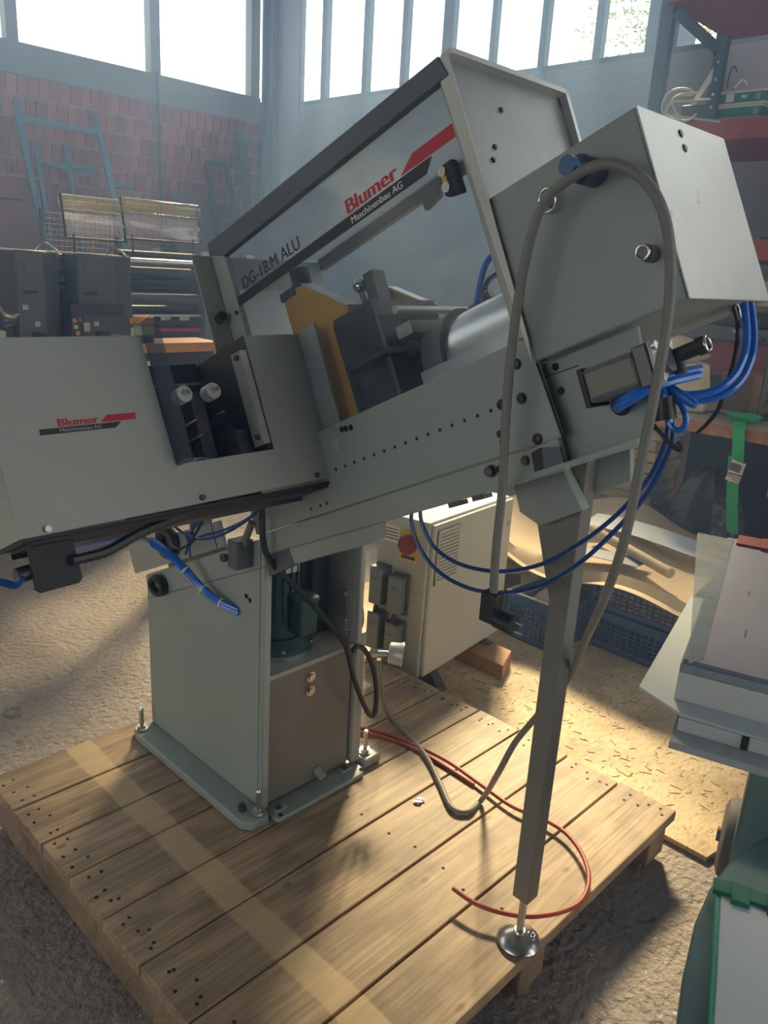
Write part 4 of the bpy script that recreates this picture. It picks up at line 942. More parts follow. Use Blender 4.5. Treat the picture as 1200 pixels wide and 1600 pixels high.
# pressure gauge on its pipe
gg = P(MB().cyl((1.47, 1.47, .512), (1.545, 1.42, .505), .009).cyl((1.50, 1.45, .5095), (1.52, 1.436, .5075), .013, 6), 'gauge_pipe', STEEL)
gd = Vector((.62, -.72, -.05)).normalized()
P(MB().lathe((1.555, 1.425, .503), gd, [(0, .024), (.004, .032), (.034, .033), (.038, .036), (.043, .036)], 28), 'gauge_case', GREY_L, gg)
P(MB().cyl(Vector((1.555, 1.425, .503)) + gd*.043, Vector((1.555, 1.425, .503)) + gd*.0436, .031, 28), 'gauge_dial', WHITE, gg)
P(MB().tube([(1.47, 1.47, .512), (1.45, 1.50, .49), (1.46, 1.52, .46)], .012, 10), 'valve_body', DSTEEL, gg)

# ================================================================== loose cables on and around the machine
pc = thing('power_cable', 'thick grey power cable hung over the knob, trailing across the pallet', 'cable', (1.3, .9, .165))
MB().tube(PATHS['power_cable'], .0075, 12).build('cable_sheath', RUBBER, pc)
q = Vector(PATHS['power_cable'][0])
pl = MB().obox(q + Vector((0, .002, -.022)), (.012, 0, 0), (0, .017, 0), (0, 0, .028)).build('plug', BLACK, pc, .004)
MB().cyl(q + Vector((.0, -.012, -.038)), q + Vector((.0, -.046, -.040)), .017, 20).build('plug_boss', BLACK, pl)
for dz in (-.008, .008):
    MB().cyl(q + Vector((.0, -.046, -.040 + dz)), q + Vector((0, -.064, -.041 + dz)), .0025, 10).build('plug_pin', STEEL, pl)
rh = MB().tube(PATHS['red_hose'], .0058, 10).tube(PATHS['red_hose_b'], .0055, 10).build('red_air_hose', REDHOSE)
tag(rh, 'red rubber air hose curling over the pallet boards round the leg', 'hose')
scrap = MB().grid(lambda a, b: (1.455 + .03*a, 1.185 + .02*b, .1625 + .006*abs(math.sin(a*5 + b*3))), 5, 3, (0, 0, .0008)).build('foil_scrap', GREY_L)
tag(scrap, 'tiny crumpled foil scrap on the pallet boards', 'scrap')
stick = MB().bar((1.43, .835, .163), (1.475, .80, .163), .003, .003).build('splinter', DSTEEL)
tag(stick, 'thin dark splinter lying inside the red hose loop', 'splinter')

# ================================================================== electrical cabinet
ec = thing('electrical_cabinet', 'cream steel electrical cabinet with red and yellow rotary switch', 'cabinet', (2.4, 1.9, 0.02))
_a, _b, _c = R(8.764), R(1.904), R(-0.771)
EM = Matrix.Rotation(_a, 3, 'Z') @ Matrix.Rotation(_b, 3, 'Y') @ Matrix.Rotation(_c, 3, 'X')
EP = Vector((2.055, 1.725, .110))
LA, LB, LH = .633, .23, .608
def e(a, b, h): return EP + EM @ Vector((a, b, h))
def ebox(a0, a1, b0, b1, h0, h1): return MB().prism([e(a0, b0, h0), e(a1, b0, h0), e(a1, b1, h0), e(a0, b1, h0)], EM @ Vector((0, 0, h1 - h0)))
body = ebox(.0, LA, .004, LB, 0, LH).build('body', CABGREY, ec, .008)
door = ebox(.012, LA, -.012, .004, .006, LH - .008).build('door', CREAM, ec, .004)
MB().cyl(e(LA - .03, -.012, LH - .11), e(LA - .03, -.018, LH - .11), .011).build('lock', STEEL, door)
vent = ebox(.03, .185, -.018, -.012, LH - .24, LH - .03).build('vent_grille', VENTD, door)
for q0, q1, q2, q3 in ((.03, .185, .03, .042), (.03, .185, .228, .24), (.03, .040, .03, .24), (.177, .185, .03, .24)):
    ebox(q0, q1, -.021, -.016, LH - q3, LH - q2).build('vent_frame', CREAM, vent)
for k in range(14):
    ebox(.042, .175, -.0215, -.016, LH - .054 - k*.0135, LH - .045 - k*.0135).build('vent_slat', CREAM, vent)
sw = ebox(-.004, 0, .045, .125, LH - .16, LH - .045).build('switch_plate', mat('switch_yellow', (.72, .50, .02), .4), ec)
MB().lathe(e(-.004, .085, LH - .095), EM @ Vector((-1, 0, 0)), [(0, .036), (.02, .036), (.026, .030)], 28).build('switch_knob', mat('switch_dark_red', (.22, .012, .03), .4), sw)
ebox(-.0045, -.004, .055, .115, LH - .152, LH - .140).build('switch_print', INKBLACK, sw)
sk = ebox(-.0012, 0, .132, .215, LH - .105, LH - .04).build('type_plate', WHITE, ec)
for k in range(4): ebox(-.0016, -.0012, .138, .205 - .012*(k % 2), LH - .056 - k*.012, LH - .052 - k*.012).build('print_line', INKBLACK, sk)
for k, (b, h) in enumerate(((.188, LH - .345), (.104, LH - .36), (.188, LH - .525), (.104, LH - .545))):
    cn = ebox(-.055, -.012, b - .029, b + .029, h, h + .142).build('connector', CONN, ec, .006)
    ebox(-.012, 0, b - .034, b + .034, h - .012, h + .150).build('connector_base', DSTEEL, cn, .003)
    ebox(-.0565, -.055, b - .008, b + .012, h + .098, h + .106).build('connector_label', GREENBOX, cn)
    ebox(-.050, -.004, b - .028, b + .030, h + .135, h + .146).build('locking_lever', DSTEEL, cn, .002)
    MB().tube([e(-.034, b, h), e(-.04, b + .01, h - .06), e(-.02, b + .03, h - .12)], .008, 8).build('connector_cable', BLACK, cn)
for h in (.06, LH - .16): ebox(-.002, .002, .012, .024, h, h + .05).build('hinge', CABGREY, ec)
for a, dp in ((.10, .083), (LA - .16, .006)):
    MB().prism([e(a, -.045, -dp), e(a, .02, 0), e(a, LB - .03, 0), e(a, LB + .03, -dp), e(a, LB + .03, -dp - .003), e(a, -.045, -dp - .003)], EM @ Vector((.05, 0, 0))).build('foot_bracket', DSTEEL, ec)
bl = MB().obox((2.505, 1.80, .0525), (.070, .03, 0), (.0, .165, 0), (0, 0, .032)).build('timber_block', BLOCKWOOD, None, .003)
tag(bl, 'brown timber block propping up the electrical cabinet', 'wood block')

# ================================================================== right foreground: paper stacks on a green trolley
d1 = Vector((.957, .290, 0)); d2 = Vector((.290, -.957, 0))
SA = Vector((1.365, .513, 0))
def sheet(a0, a1, b0, b1, z0, z1): return MB().prism([SA + d1*a + d2*b + Vector((0, 0, z0)) for a, b in ((a0, b0), (a1, b0), (a1, b1), (a0, b1))], (0, 0, z1 - z0))
s1 = thing('paper_stack', 'stack of lilac-grey wrapped sheets with dark red comb strip on top', 'paper stack', SA + Vector((.3, -.1, .895)))
sheet(0, .86, .004, .6, .9115, .92).build('wrapped_sheets', PAPERG, s1)
sheet(-.004, .86, 0, .6, .895, .9115).build('sheet_edges', mat('blue_grey_edges', (.24, .28, .31), .7, var=.1, vscale=40, stretch=(1, 1, 12)), s1)
cb = MB()
for k in range(9):
    cb.add(*((lambda mb: (mb.v, mb.f))(sheet(.80 - .010*(k % 2), .885, .03 + k*.062, .03 + (k + 1)*.062, .918, .9265 + .003*(k % 2)))))
cb.build('comb_strip', REDCOMB, s1, smooth=False)
for (a, b, la, lb) in ((.42, .085, .030, .004), (.17, .095, .040, .004), (.30, .27, .10, .009), (.30, .284, .09, .005), (.44, .27, .08, .007)):
    sheet(a, a + la, b, b + lb, .92, .9203).build('print_mark', INKBLACK if lb < .0045 else DSTEEL, s1)
s2 = sheet(-.006, .80, .0, .6, .838, .8945).build('paper_block', PAPERE)
tag(s2, 'thick pale block of cut paper under the wrapped sheets', 'paper stack')
fm = thing('plastic_sheet', 'clear plastic sheet laid askew over the wrapped paper stack', 'plastic sheet', SA + Vector((.2, .05, .921)))
MB().prism([SA + d1*-.02 + d2*.015 + Vector((0, 0, .9215)), SA + d1*.845 + d2*-.075 + Vector((0, 0, .9215)), SA + d1*.84 + d2*.02 + Vector((0, 0, .9215)), SA + d1*.02 + d2*.035 + Vector((0, 0, .9215))], (0, 0, .0012)).build('film', FILM, fm)
s3 = thing('card_sheet', 'white card sheet jutting out from below the paper block', 'card', SA + Vector((.1, .1, .80)))
MB().prism([SA + d1*.006 + d2*-.066 + Vector((0, 0, .832)), SA + d1*.56 + d2*-.041 + Vector((0, 0, .832)), SA + d1*.56 + d2*.3 + Vector((0, 0, .832)), SA + d1*-.065 + d2*.30 + Vector((0, 0, .832)), SA + d1*-.055 + d2*.019 + Vector((0, 0, .832))], (0, 0, .0055)).build('card', mat('bluish_card', (.50, .57, .62), .45), s3)
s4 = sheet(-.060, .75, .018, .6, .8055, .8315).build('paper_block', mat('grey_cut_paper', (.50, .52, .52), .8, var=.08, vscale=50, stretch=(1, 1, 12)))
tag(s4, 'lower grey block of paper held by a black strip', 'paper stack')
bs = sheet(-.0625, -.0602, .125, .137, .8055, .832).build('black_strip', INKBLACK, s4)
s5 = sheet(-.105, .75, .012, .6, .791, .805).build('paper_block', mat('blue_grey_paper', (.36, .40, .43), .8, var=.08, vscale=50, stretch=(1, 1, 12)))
tag(s5, 'thin blue-grey paper block at the bottom of the pile', 'paper stack')
tr = thing('stacking_trolley', 'dark green trolley under the paper pile with one rubber wheel in view', 'trolley', SA + d1*.4 + d2*.35)
sheet(.05, .80, .16, .65, .765, .7905).build('deck', GREENTAB, tr)
sheet(.55, .60, .17, .62, .12, .765).build('side_panel', GREENTAB, tr, .01)
sheet(.10, .16, .40, .62, .12, .765).build('side_panel', GREENTAB, tr, .01)
sheet(.20, .80, .20, .62, .08, .12).build('chassis', DSTEEL, tr)
MB().lathe(SA + d1*.68 + d2*.14 + Vector((0, 0, .1145)), d2, [(0, .085), (.008, .105), (.022, .113), (.05, .113), (.064, .105), (.072, .085)], 36).build('wheel', mat('worn_rubber', (.085, .082, .075), .7, var=.2, vscale=8), tr)
MB().cyl(SA + d1*.68 + d2*.13 + Vector((0, 0, .115)), SA + d1*.68 + d2*.33 + Vector((0, 0, .115)), .02).build('axle', DSTEEL, tr)

gt = thing('green_table', 'green enamelled table with a rounded corner in the foreground', 'table', (1.1, .05, 0))
edge = [(.60, .145), (.70, .190), (.818, .232), (.895, .259), (.991, .286), (1.077, .300), (1.156, .302), (1.23, .293), (1.32, .268), (1.38, .22), (1.40, .15), (1.40, -.40), (.60, -.40)]
MB().prism([(x, y, .702) for x, y in edge], (0, 0, .018)).build('tabletop', GREENTAB, gt, .004)
MB().prism([(x * .985 + .012, y - .012, .640) for x, y in edge], (0, 0, .062)).build('apron', mat('green_enamel_worn', (.10, .17, .165), .4, var=.3, vscale=9), gt)
for x, y in ((.72, -.30), (1.30, -.30), (1.30, .12), (.80, .10)): MB().box(x, x + .05, y, y + .05, 0, .64).build('leg', DSTEEL, gt)
wb = thing('white_board_stack', 'white sheets bound by a green comb strip on the green table', 'paper stack', (1.0, .05, .7205))
wpts = [(.62, .118), (.829, .195), (.948, .239), (1.068, .284), (1.02, .10), (.95, -.30), (.62, -.30)]
wpts = [(.62, .118), (.829, .195), (.948, .239), (1.068, .284), (1.068 + .20, .284 - .53), (.80, -.30), (.62, -.2)]
MB().prism([(x, y, .7205) for x, y in wpts], (0, 0, .020)).build('sheets', PAPER, wb, .002)
for a, b in ((wpts[0], wpts[1]), (wpts[1], wpts[2]), (wpts[2], wpts[3])):
    MB().bar((a[0], a[1] + .003, .7305), (b[0], b[1] + .003, .7305), .005, .0195).build('edge_binding', mat('green_binding', (.02, .30, .20), .4) if 'green_binding' not in MATS else MATS['green_binding'], wb)
gd1 = Vector((.20, -.53, 0)).normalized(); gn = Vector((.53, .20, 0)).normalized()
for k in range(9):
    c0 = Vector((1.064, .286, .742)) + gd1 * (.005 + k * .024) - gn * (.006 + .006 * (k % 2))
    MB().obox(c0, gd1 * .0125, gn * (.014 + .006 * (k % 2)), (0, 0, .004 + .002 * (k % 2))).build('comb_tooth', GREENCOMB, wb, .001)

# ================================================================== crates, packing paper and things by the bench
def crate(name, label, x0, x1, y0, y1, z0, z1, nx, ny, rows, group=None):
    c = thing(name, label, 'crate', ((x0 + x1)/2, (y0 + y1)/2, z0), group)
    t = .008
    def wall(horiz, at, a0, a1):
        """perforated wall: rails and bars"""
        mb = MB(); n = nx if horiz else ny
        def bx(p, q, za, zb):
            if horiz: mb.box(p, q, at, at + t, za, zb)
            else: mb.box(at, at + t, p, q, za, zb)
        H = z1 - z0
        bx(a0, a1, z0, z0 + .03); bx(a0, a1, z1 - .045, z1)
        w = (a1 - a0)
        bx(a0, a0 + .03, z0 + .03, z1 - .045); bx(a1 - .03, a1, z0 + .03, z1 - .045)
        inner0, inner1 = a0 + .03, a1 - .03
        for i in range(1, n):
            p = inner0 + (inner1 - inner0) * i / n; bx(p - .003, p + .003, z0 + .03, z1 - .045)
        for j in range(1, rows):
            zz = z0 + .03 + (H - .075) * j / rows; bx(inner0, inner1, zz - .003, zz + .003)
        return mb
    wall(False, x0, y0, y1).build('wall', CRATE, c, smooth=False); wall(False, x1 - t, y0, y1).build('wall', CRATE, c, smooth=False)
    wall(True, y0, x0, x1).build('wall', CRATE, c, smooth=False); wall(True, y1 - t, x0, x1).build('wall', CRATE, c, smooth=False)
    MB().box(x0, x1, y0, y1, z0, z0 + .008).build('bottom', CRATE, c)
    mb = MB(); mb.box(x0 - .01, x1 + .01, y0 - .01, y0 + t, z1 - .012, z1); mb.box(x0 - .01, x1 + .01, y1 - t, y1 + .01, z1 - .012, z1)
    mb.box(x0 - .01, x0 + t, y0, y1, z1 - .012, z1); mb.box(x1 - t, x1 + .01, y0, y1, z1 - .012, z1)
    mb.build('rim', CRATE, c, smooth=False)
    return c
crate('plastic_crate', 'small blue plastic crate with parts and a white rim, behind the machine leg', 2.80, 3.10, 1.60, 1.875, .0205, .225, 12, 9, 6)
crate('plastic_crate', 'long blue mesh crate beneath the brown packing paper', 3.02, 3.42, 1.05, 1.585, .0205, .20, 12, 16, 5)
crate('plastic_crate', 'long blue mesh crate stacked on another under the brown packing paper', 3.02, 3.42, 1.05, 1.585, .2005, .35, 12, 16, 4)
for nm, lb, x0_, x1_, y0_, y1_, z0_, z1_ in (('card_bundle', 'cream bundle of cards inside the upper mesh crate', 3.045, 3.39, 1.08, 1.555, .2095, .31), ('card_bundle', 'pale bundle of cards inside the small blue crate', 2.825, 2.90, 1.63, 1.80, .0295, .135)):
    o = MB().box(x0_, x1_, y0_, y1_, z0_, z1_).build(nm, BROWNPAPER, None, .004); tag(o, lb, 'card')
rim = MB().tube([(3.08, 1.86, .23), (2.83, 1.87, .232), (2.81, 1.85, .232), (2.81, 1.66, .232)], .006, 8).build('bent_wire', GREY_L)
tag(rim, 'pale bent wire resting on the rim of the small blue crate', 'wire')
def rag(u, v):
    return (2.84 + .2*u, 1.64 + .17*v, .17 + .08*math.sin(math.pi*u)*math.sin(math.pi*v) + .012*math.sin(9*u + 5*v))
r_ = MB().grid(rag, 10, 10, (0, 0, .02)).build('crumpled_rag', mat('grubby_cloth', (.48, .42, .36), .85, var=.2, vscale=20, bump=.5, bscale=40))
tag(r_, 'crumpled pale rag inside the small blue crate', 'rag')
lid = MB().cyl((2.845, 1.635, .215), (2.85, 1.63, .232), .028, 24).build('tin_lid', GREY_L)
tag(lid, 'round tin lid on top of the rag in the small crate', 'lid')

def pap(u, v):
    x = 2.86 + .98*v; y = 2.28 - 1.17*u + .12*v
    z = .395 + .045*v + .035*math.sin(3.2*u*math.pi + 1.0 + v*2) * (0.4 + .6*v) + .016*math.sin(7*u + 5*v) + (.03*math.sin(u*9 + .5) if v < .08 else 0) - (.03 if v < .05 else 0)
    return (x, y, z)
bp2o = MB().grid(pap, 48, 30, (0, 0, .003)).build('packing_paper', BROWNPAPER)
tag(bp2o, 'large wavy sheet of brown packing paper over the blue crates', 'paper')
tb = thing('board_pile', 'pile of flat boards supporting the brown packing paper', 'boards', (3.6, 1.6, .02))
for k in range(5):
    MB().box(3.44 + .01*k, 3.74, 1.12 + .01*(k % 2), 2.25, .0205 + k*.066, .0805 + k*.066).build('board', CARD if k % 2 else PALEWOOD, tb)
def roll(name, label, p, q, r, mt):
    o = MB().cyl(p, q, r, 20).build(name, mt); tag(o, label, 'tube'); return o
roll('cardboard_tube', 'long cardboard tube lying across the brown packing paper', (3.22, 1.72, .478), (2.99, 1.23, .470), .022, mat('tube_card', (.42, .34, .24), .8, var=.1, vscale=8))
sh1 = MB().grid(lambda u, v: (3.27 + .16*v + .02*u, 1.80 - .55*u + .02*v, .474 + .02*v + .012*math.sin(4*u)), 10, 6, (0, 0, .002)).build('poster_sheet', PAPER)
tag(sh1, 'curled white sheet with shiny film lying behind the cardboard tube', 'paper')
sh2 = MB().grid(lambda u, v: (2.90 + .12*v + .10*u, 1.72 - .34*u, .448 + .006*math.sin(3*u)), 8, 4, (0, 0, .003)).build('white_strip', PAPERG)
tag(sh2, 'narrow white board strip beside the cardboard tube', 'board')
cb1 = MB().prism([(2.78, 2.02, .0205), (3.18, 2.05, .0205), (3.16, 2.5, .0205), (2.76, 2.5, .0205)], (0, 0, .26)).build('carton', BROWNPAPER, None, .004)
tag(cb1, 'pale brown carton beside the electrical cabinet', 'box')
fl = MB().prism([(2.80, 1.93, .30), (3.02, 1.90, .24), (3.04, 2.03, .285), (2.80, 2.06, .30)], (0, 0, .004)).build('carton_flap', PALEWOOD)
tag(fl, 'loose board flap leaning on the pale carton', 'board')

# black bag, sack with cap, timber stack, bench
def bagf(u, v):
    a = u * 2 * math.pi; ph = v * math.pi / 2
    r = (.25 + .03*math.sin(5*a + 3*v) + .02*math.sin(11*a)) * math.cos(ph) + .002
    return (4.10 + .80*r*math.cos(a), 1.56 + .95*r*math.sin(a), .03 + .66*math.sin(ph) + .02*math.sin(7*a)*math.cos(ph))
bg = MB().grid(bagf, 40, 12).build('rubbish_bag', BAGM)
tag(bg, 'shiny black bin bag slumped under the bench behind the packing paper', 'bag')
tw = thing('timber_stack', 'stack of pale rough timber offcuts standing behind the machine end', 'timber', (4.2, 2.1, 0))
for k in range(8):
    MB().box(4.08, 4.38, 1.86 + .01*(k % 3), 2.30, .40 + k*.062, .40 + k*.062 + .054).build('offcut', PALEWALL, tw, .003)
MB().box(4.05, 4.38, 1.84, 2.31, 0, .398).build('offcut', CARD, tw)
def sackf(u, v):
    a = u * 2 * math.pi
    r = .155 * (1 - .25*v*v) + .012*math.sin(6*a + 4*v)
    if v > .97: r = .03
    return (4.06 + r*.8*math.cos(a), 1.80 + r*math.sin(a), .965 + .27*v)
sk_ = MB().grid(sackf, 28, 10).build('cloth_sack', CLOTH)
tag(sk_, 'crumpled beige cloth sack on the bench behind the air fittings', 'sack')
cap = MB().lathe((4.06, 1.86, 1.236), (-.12, 0, 1), [(0, .18), (.004, .185), (.012, .13), (.05, .118), (.085, .085), (.10, .03)], 28).build('cap', CLOTH)
tag(cap, 'beige brimmed cap resting on top of the cloth sack', 'cap')
be = thing('workbench', 'long workbench with an orange-edged wooden top and clutter on it', 'bench', (4.4, 1.0, 0))
MB().prism([(3.80, 1.86, .905), (3.80, .2, .905), (4.95, .2, .905), (4.95, 2.02, .905), (3.84, 2.02, .905)], (0, 0, .055)).build('bench_top', BENCHWOOD, be, .004)
MB().prism([(3.812, 1.84, .9605), (3.812, .2, .9605), (4.95, .2, .9605), (4.95, 2.0, .9605), (3.85, 2.0, .9605)], (0, 0, .004)).build('bench_cover', PALEWOOD, be)
for y in (1.92, 1.10, .30):
    for x in (4.42, 4.85): MB().box(x, x + .07, y - .04, y + .04, 0, .905).build('leg', CARD, be)
MB().box(4.80, 4.84, .2, 2.0, .1, .9).build('back_board', BLACKM, be)
t2 = thing('low_table', 'small low wooden table edge beside the strap', 'table', (3.7, .8, 0))
MB().box(3.48, 3.78, .50, 1.085, .745, .80).build('tabletop', BENCHWOOD, t2, .006)
for y in (.55, 1.02): MB().box(3.66, 3.72, y, y + .05, .0205 if y < 0 else 0, .745).build('leg', CARD, t2)
st = thing('ratchet_strap', 'green ratchet strap with steel buckle hanging from the bench edge', 'strap', (3.78, 1.36, .60))
def strapf(u, v): return (3.778 - .012*math.sin(v*3) - .05*(v > .93)*0, 1.405 - .045*u - .03*(1 - v)*0 - .02*(1 - v), .56 + .42*v)
MB().grid(lambda u, v: (3.770 - .01*math.sin(v*4), 1.262 + .055*u + .062*v, .47 + .36*v), 2, 10, (-.0015, 0, 0)).build('webbing', GREENSTRAP, st)
MB().grid(lambda u, v: (3.774, 1.302 + .055*u + .025*v, .80 + .17*v), 2, 6, (-.0015, 0, 0)).build('webbing', GREENSTRAP, st)
MB().grid(lambda u, v: (3.774 + .16*v, 1.327 + .055*u + .05*v, .970 + .012*math.sin(math.pi*v)), 2, 8, (0, 0, .0015)).build('webbing', GREENSTRAP, st)
bk = MB().obox((3.762, 1.326, .765), (.006, 0, 0), (0, .034, .006), (0, -.008, .052)).build('buckle', STEEL, st, .003)
MB().obox((3.754, 1.328, .785), (.004, 0, 0), (0, .024, .004), (0, -.003, .018)).build('ratchet_lever', DSTEEL, bk)
MB().cyl((3.753, 1.291, .745), (3.753, 1.358, .748), .010).build('ratchet_spool', CHROME, bk)
MB().bar((3.752, 1.306, .715), (3.752, 1.346, .745), .005, .006).bar((3.752, 1.346, .715), (3.752, 1.306, .745), .005, .006).build('ratchet_arm', CHROME, bk)
bowl = MB().lathe((4.00, 1.42, .9645), (0, 0, 1), [(0, .05), (.01, .065), (.03, .085), (.032, .08), (.015, .06)], 28).build('green_bowl', GREENSTRAP)
tag(bowl, 'shallow green plastic bowl on the workbench', 'bowl')
sm = thing('cast_iron_tool', 'dark cast iron bench tool with upright spindle on the workbench', 'tool', (4.05, 1.33, .9645))
MB().box(4.115, 4.35, 1.20, 1.42, .9645, .985).build('base', DSTEEL, sm, .005)
MB().prism([(4.12, 1.27, .985), (4.30, 1.27, .985), (4.28, 1.27, 1.18), (4.20, 1.27, 1.21), (4.12, 1.27, 1.18)], (0, .09, 0)).build('frame', DSTEEL, sm, .01)
MB().cyl((4.13, 1.40, .985), (4.13, 1.40, 1.26), .012).cyl((4.13, 1.40, 1.26), (4.13, 1.40, 1.27), .04, 20).build('spindle', DSTEEL, sm)
MB().cyl((4.10, 1.30, 1.09), (4.085, 1.29, 1.09), .014).build('knob', STEEL, sm)
bx1 = MB().box(4.30, 4.55, 1.52, 1.68, .9645, 1.16).build('carton', CARD, None, .008)
tag(bx1, 'rounded brown carton on the workbench behind the green bowl', 'box')
for k, (x, y, a) in enumerate(((3.98, 1.72, .3), (4.05, 1.66, 1.1), (4.1, 1.58, .1))):
    o = MB().bar((x, y, .970), (x + .12*math.sin(a), y - .12*math.cos(a), .970), .018, .010).cyl((x, y, .9646), (x, y, .976), .018, 14).build('spanner', DSTEEL)
    tag(o, ('dark steel spanner at the front corner of the pale bench cover', 'dark steel spanner between two others on the bench cover', 'dark steel spanner beside the green bowl')[k], 'tool')

# machine behind the bench: red body with black rail
rm = thing('red_folding_machine', 'red machine bed with a long black rail along the back bench', 'machine', (4.6, 1.2, .9645))
MB().box(4.62, 4.85, .2, 1.98, 1.10, 1.30).build('bed', SHELFRED, rm, .006)
MB().box(4.58, 4.86, .2, 2.04, 1.30, 1.38).build('rail', DSTEEL, rm, .008)
MB().box(4.60, 4.86, .2, 2.00, 1.38, 1.46).build('rail_cover', BLACKM, rm, .02)
for y in (1.76, 1.66, 1.56, 1.30): MB().box(4.574, 4.58, y - .018, y + .012, 1.352, 1.362).build('rail_clip', STEEL, rm)
for y in (1.68, 1.60, 1.50): MB().cyl((4.58, y, 1.325), (4.574, y, 1.325), .008).build('rail_screw', HOLE, rm)
for y in (1.85, .6): MB().box(4.66, 4.82, y - .06, y + .06, .9645, 1.10).build('foot', BLACKM, rm)
cb2 = thing('labelled_carton', 'brown carton with a pale label standing on the black rail', 'box', (4.72, 1.68, 1.46))
MB().box(4.64, 4.84, 1.58, 1.80, 1.461, 1.66).build('box_body', CARD, cb2, .004)
MB().box(4.6385, 4.64, 1.61, 1.72, 1.50, 1.63).build('box_label', PAPER, cb2)
cb3 = MB().box(4.66, 4.84, 1.83, 2.02, 1.461, 1.60).build('carton', CARD, None, .004)
tag(cb3, 'plain brown carton beside the labelled carton on the rail', 'box')

# shelving rack
rk = thing('shelving_rack', 'tall steel rack with red shelf boards against the grey wall', 'shelf', (4.7, 1.4, 0))
for x in (4.40, 5.10):
    MB().box(x, x + .05, 2.315, 2.385, 0, 3.6).build('upright', DBLUESTEEL, rk)
for z in (2.31, 1.73):
    MB().box(4.385, 5.15, -.2, 2.22, z, z + .10).build('shelf_board', SHELFRED, rk)
MB().box(4.36, 5.15, -.2, 2.33, 2.98, 3.08).build('shelf_board', SHELFRED, rk)
MB().bar((4.42, 2.02, 2.41), (4.42, 2.02, 2.80), .045, .05).build('bracket_post', DBLUESTEEL, rk)
MB().bar((4.42, 2.04, 2.74), (4.42, 2.30, 2.95), .05, .05, (1, 0, 0)).build('bracket_brace', DBLUESTEEL, rk)
MB().bar((4.44, 2.16, 2.47), (4.44, 2.05, 2.66), .03, .012, (1, 0, 0)).build('steel_strap', GREY_L, rk)
MB().box(5.12, 5.14, -.2, 2.02, 2.41, 2.98).build('back_panel', mat('faded_red_panel', (.42, .12, .08), .7, var=.25, vscale=4), rk)
for z in (2.47, 2.53, 2.60, 2.68): MB().cyl((4.394, 2.02, z), (4.388, 2.02, z), .008).build('bracket_bolt', STEEL, rk)
for k, z in enumerate((2.4105, 2.4785)):
    g = thing('green_case_unit', ('lower' if k == 0 else 'upper') + ' green instrument case of the pair on the red shelf', 'box', (4.55, 1.89, z))
    MB().box(4.43, 4.72, 1.775 - .01*k, 2.005, z, z + .066).build('case', GREENBOX, g, .002)
    MB().box(4.427, 4.722, 1.772 - .01*k, 2.008, z + .056, z + .0665).build('case_trim', BOXCREAM, g)
    MB().box(4.427, 4.722, 1.772 - .01*k, 2.008, z - .0, z + .010).build('case_trim', BOXCREAM, g)
    for y in (1.795, 1.803, 1.812): MB().box(4.4285, 4.43, y, y + .003, z + .02, z + .05).build('print_line', BOXCREAM, g)
    if k:
        MB().box(4.4285, 4.43, 1.925, 1.965, z + .016, z + .054).build('paper_label', PAPER, g)
        MB().box(4.4285, 4.43, 1.86, 1.887, z + .03, z + .045).build('paper_label', BOXCREAM, g)
        MB().tube(PATHS['shelf_cord_d'], .003, 6).build('lead', BLACK, g); MB().tube(PATHS['shelf_cord_e'], .004, 6).build('lead', WHITE, g)
cc = thing('cable_coil', 'loose coil of pale wires lying on the red shelf', 'cable', (4.38, 2.15, 2.411))
for kx in 'abc': MB().tube(PATHS['shelf_cord_' + kx], .006, 6).build('wire', BOXCREAM, cc)
bkb = MB().box(4.42, 4.62, 2.03, 2.20, 2.411, 2.50).build('dark_case', DBLUESTEEL, None, .01)
tag(bkb, 'dark blue case behind the coil of wires on the red shelf', 'case')
jk = MB().grid(lambda u, v: (4.42 + .2*v, 1.60 - .12*u + .1*v, 1.862 + .10*math.sin(math.pi*u)), 12, 5, (0, 0, .012)).build('folded_bag', DBLUESTEEL)
tag(jk, 'dark folded bag on the middle shelf of the rack', 'bag')
mg = thing('printed_carton', 'dark carton with a red and green printed panel on the lower shelf', 'box', (4.5, 1.55, 1.8305))
MB().box(4.42, 4.70, 1.40, 1.66, 1.8305, 1.845).build('box_body', BLACKM, mg)
cs = thing('tool_case', 'black tool case with a red and green label under the middle shelf', 'case', (4.5, 1.5, 1.47))
MB().box(4.60, 4.84, 1.15, 1.56, 1.462, 1.70).build('case_body', BLACKM, cs, .01)
MB().box(4.5965, 4.60, 1.44, 1.52, 1.60, 1.68).build('case_label', RED, cs); MB().box(4.5965, 4.60, 1.44, 1.52, 1.53, 1.60).build('case_label', GREENBOX, cs)

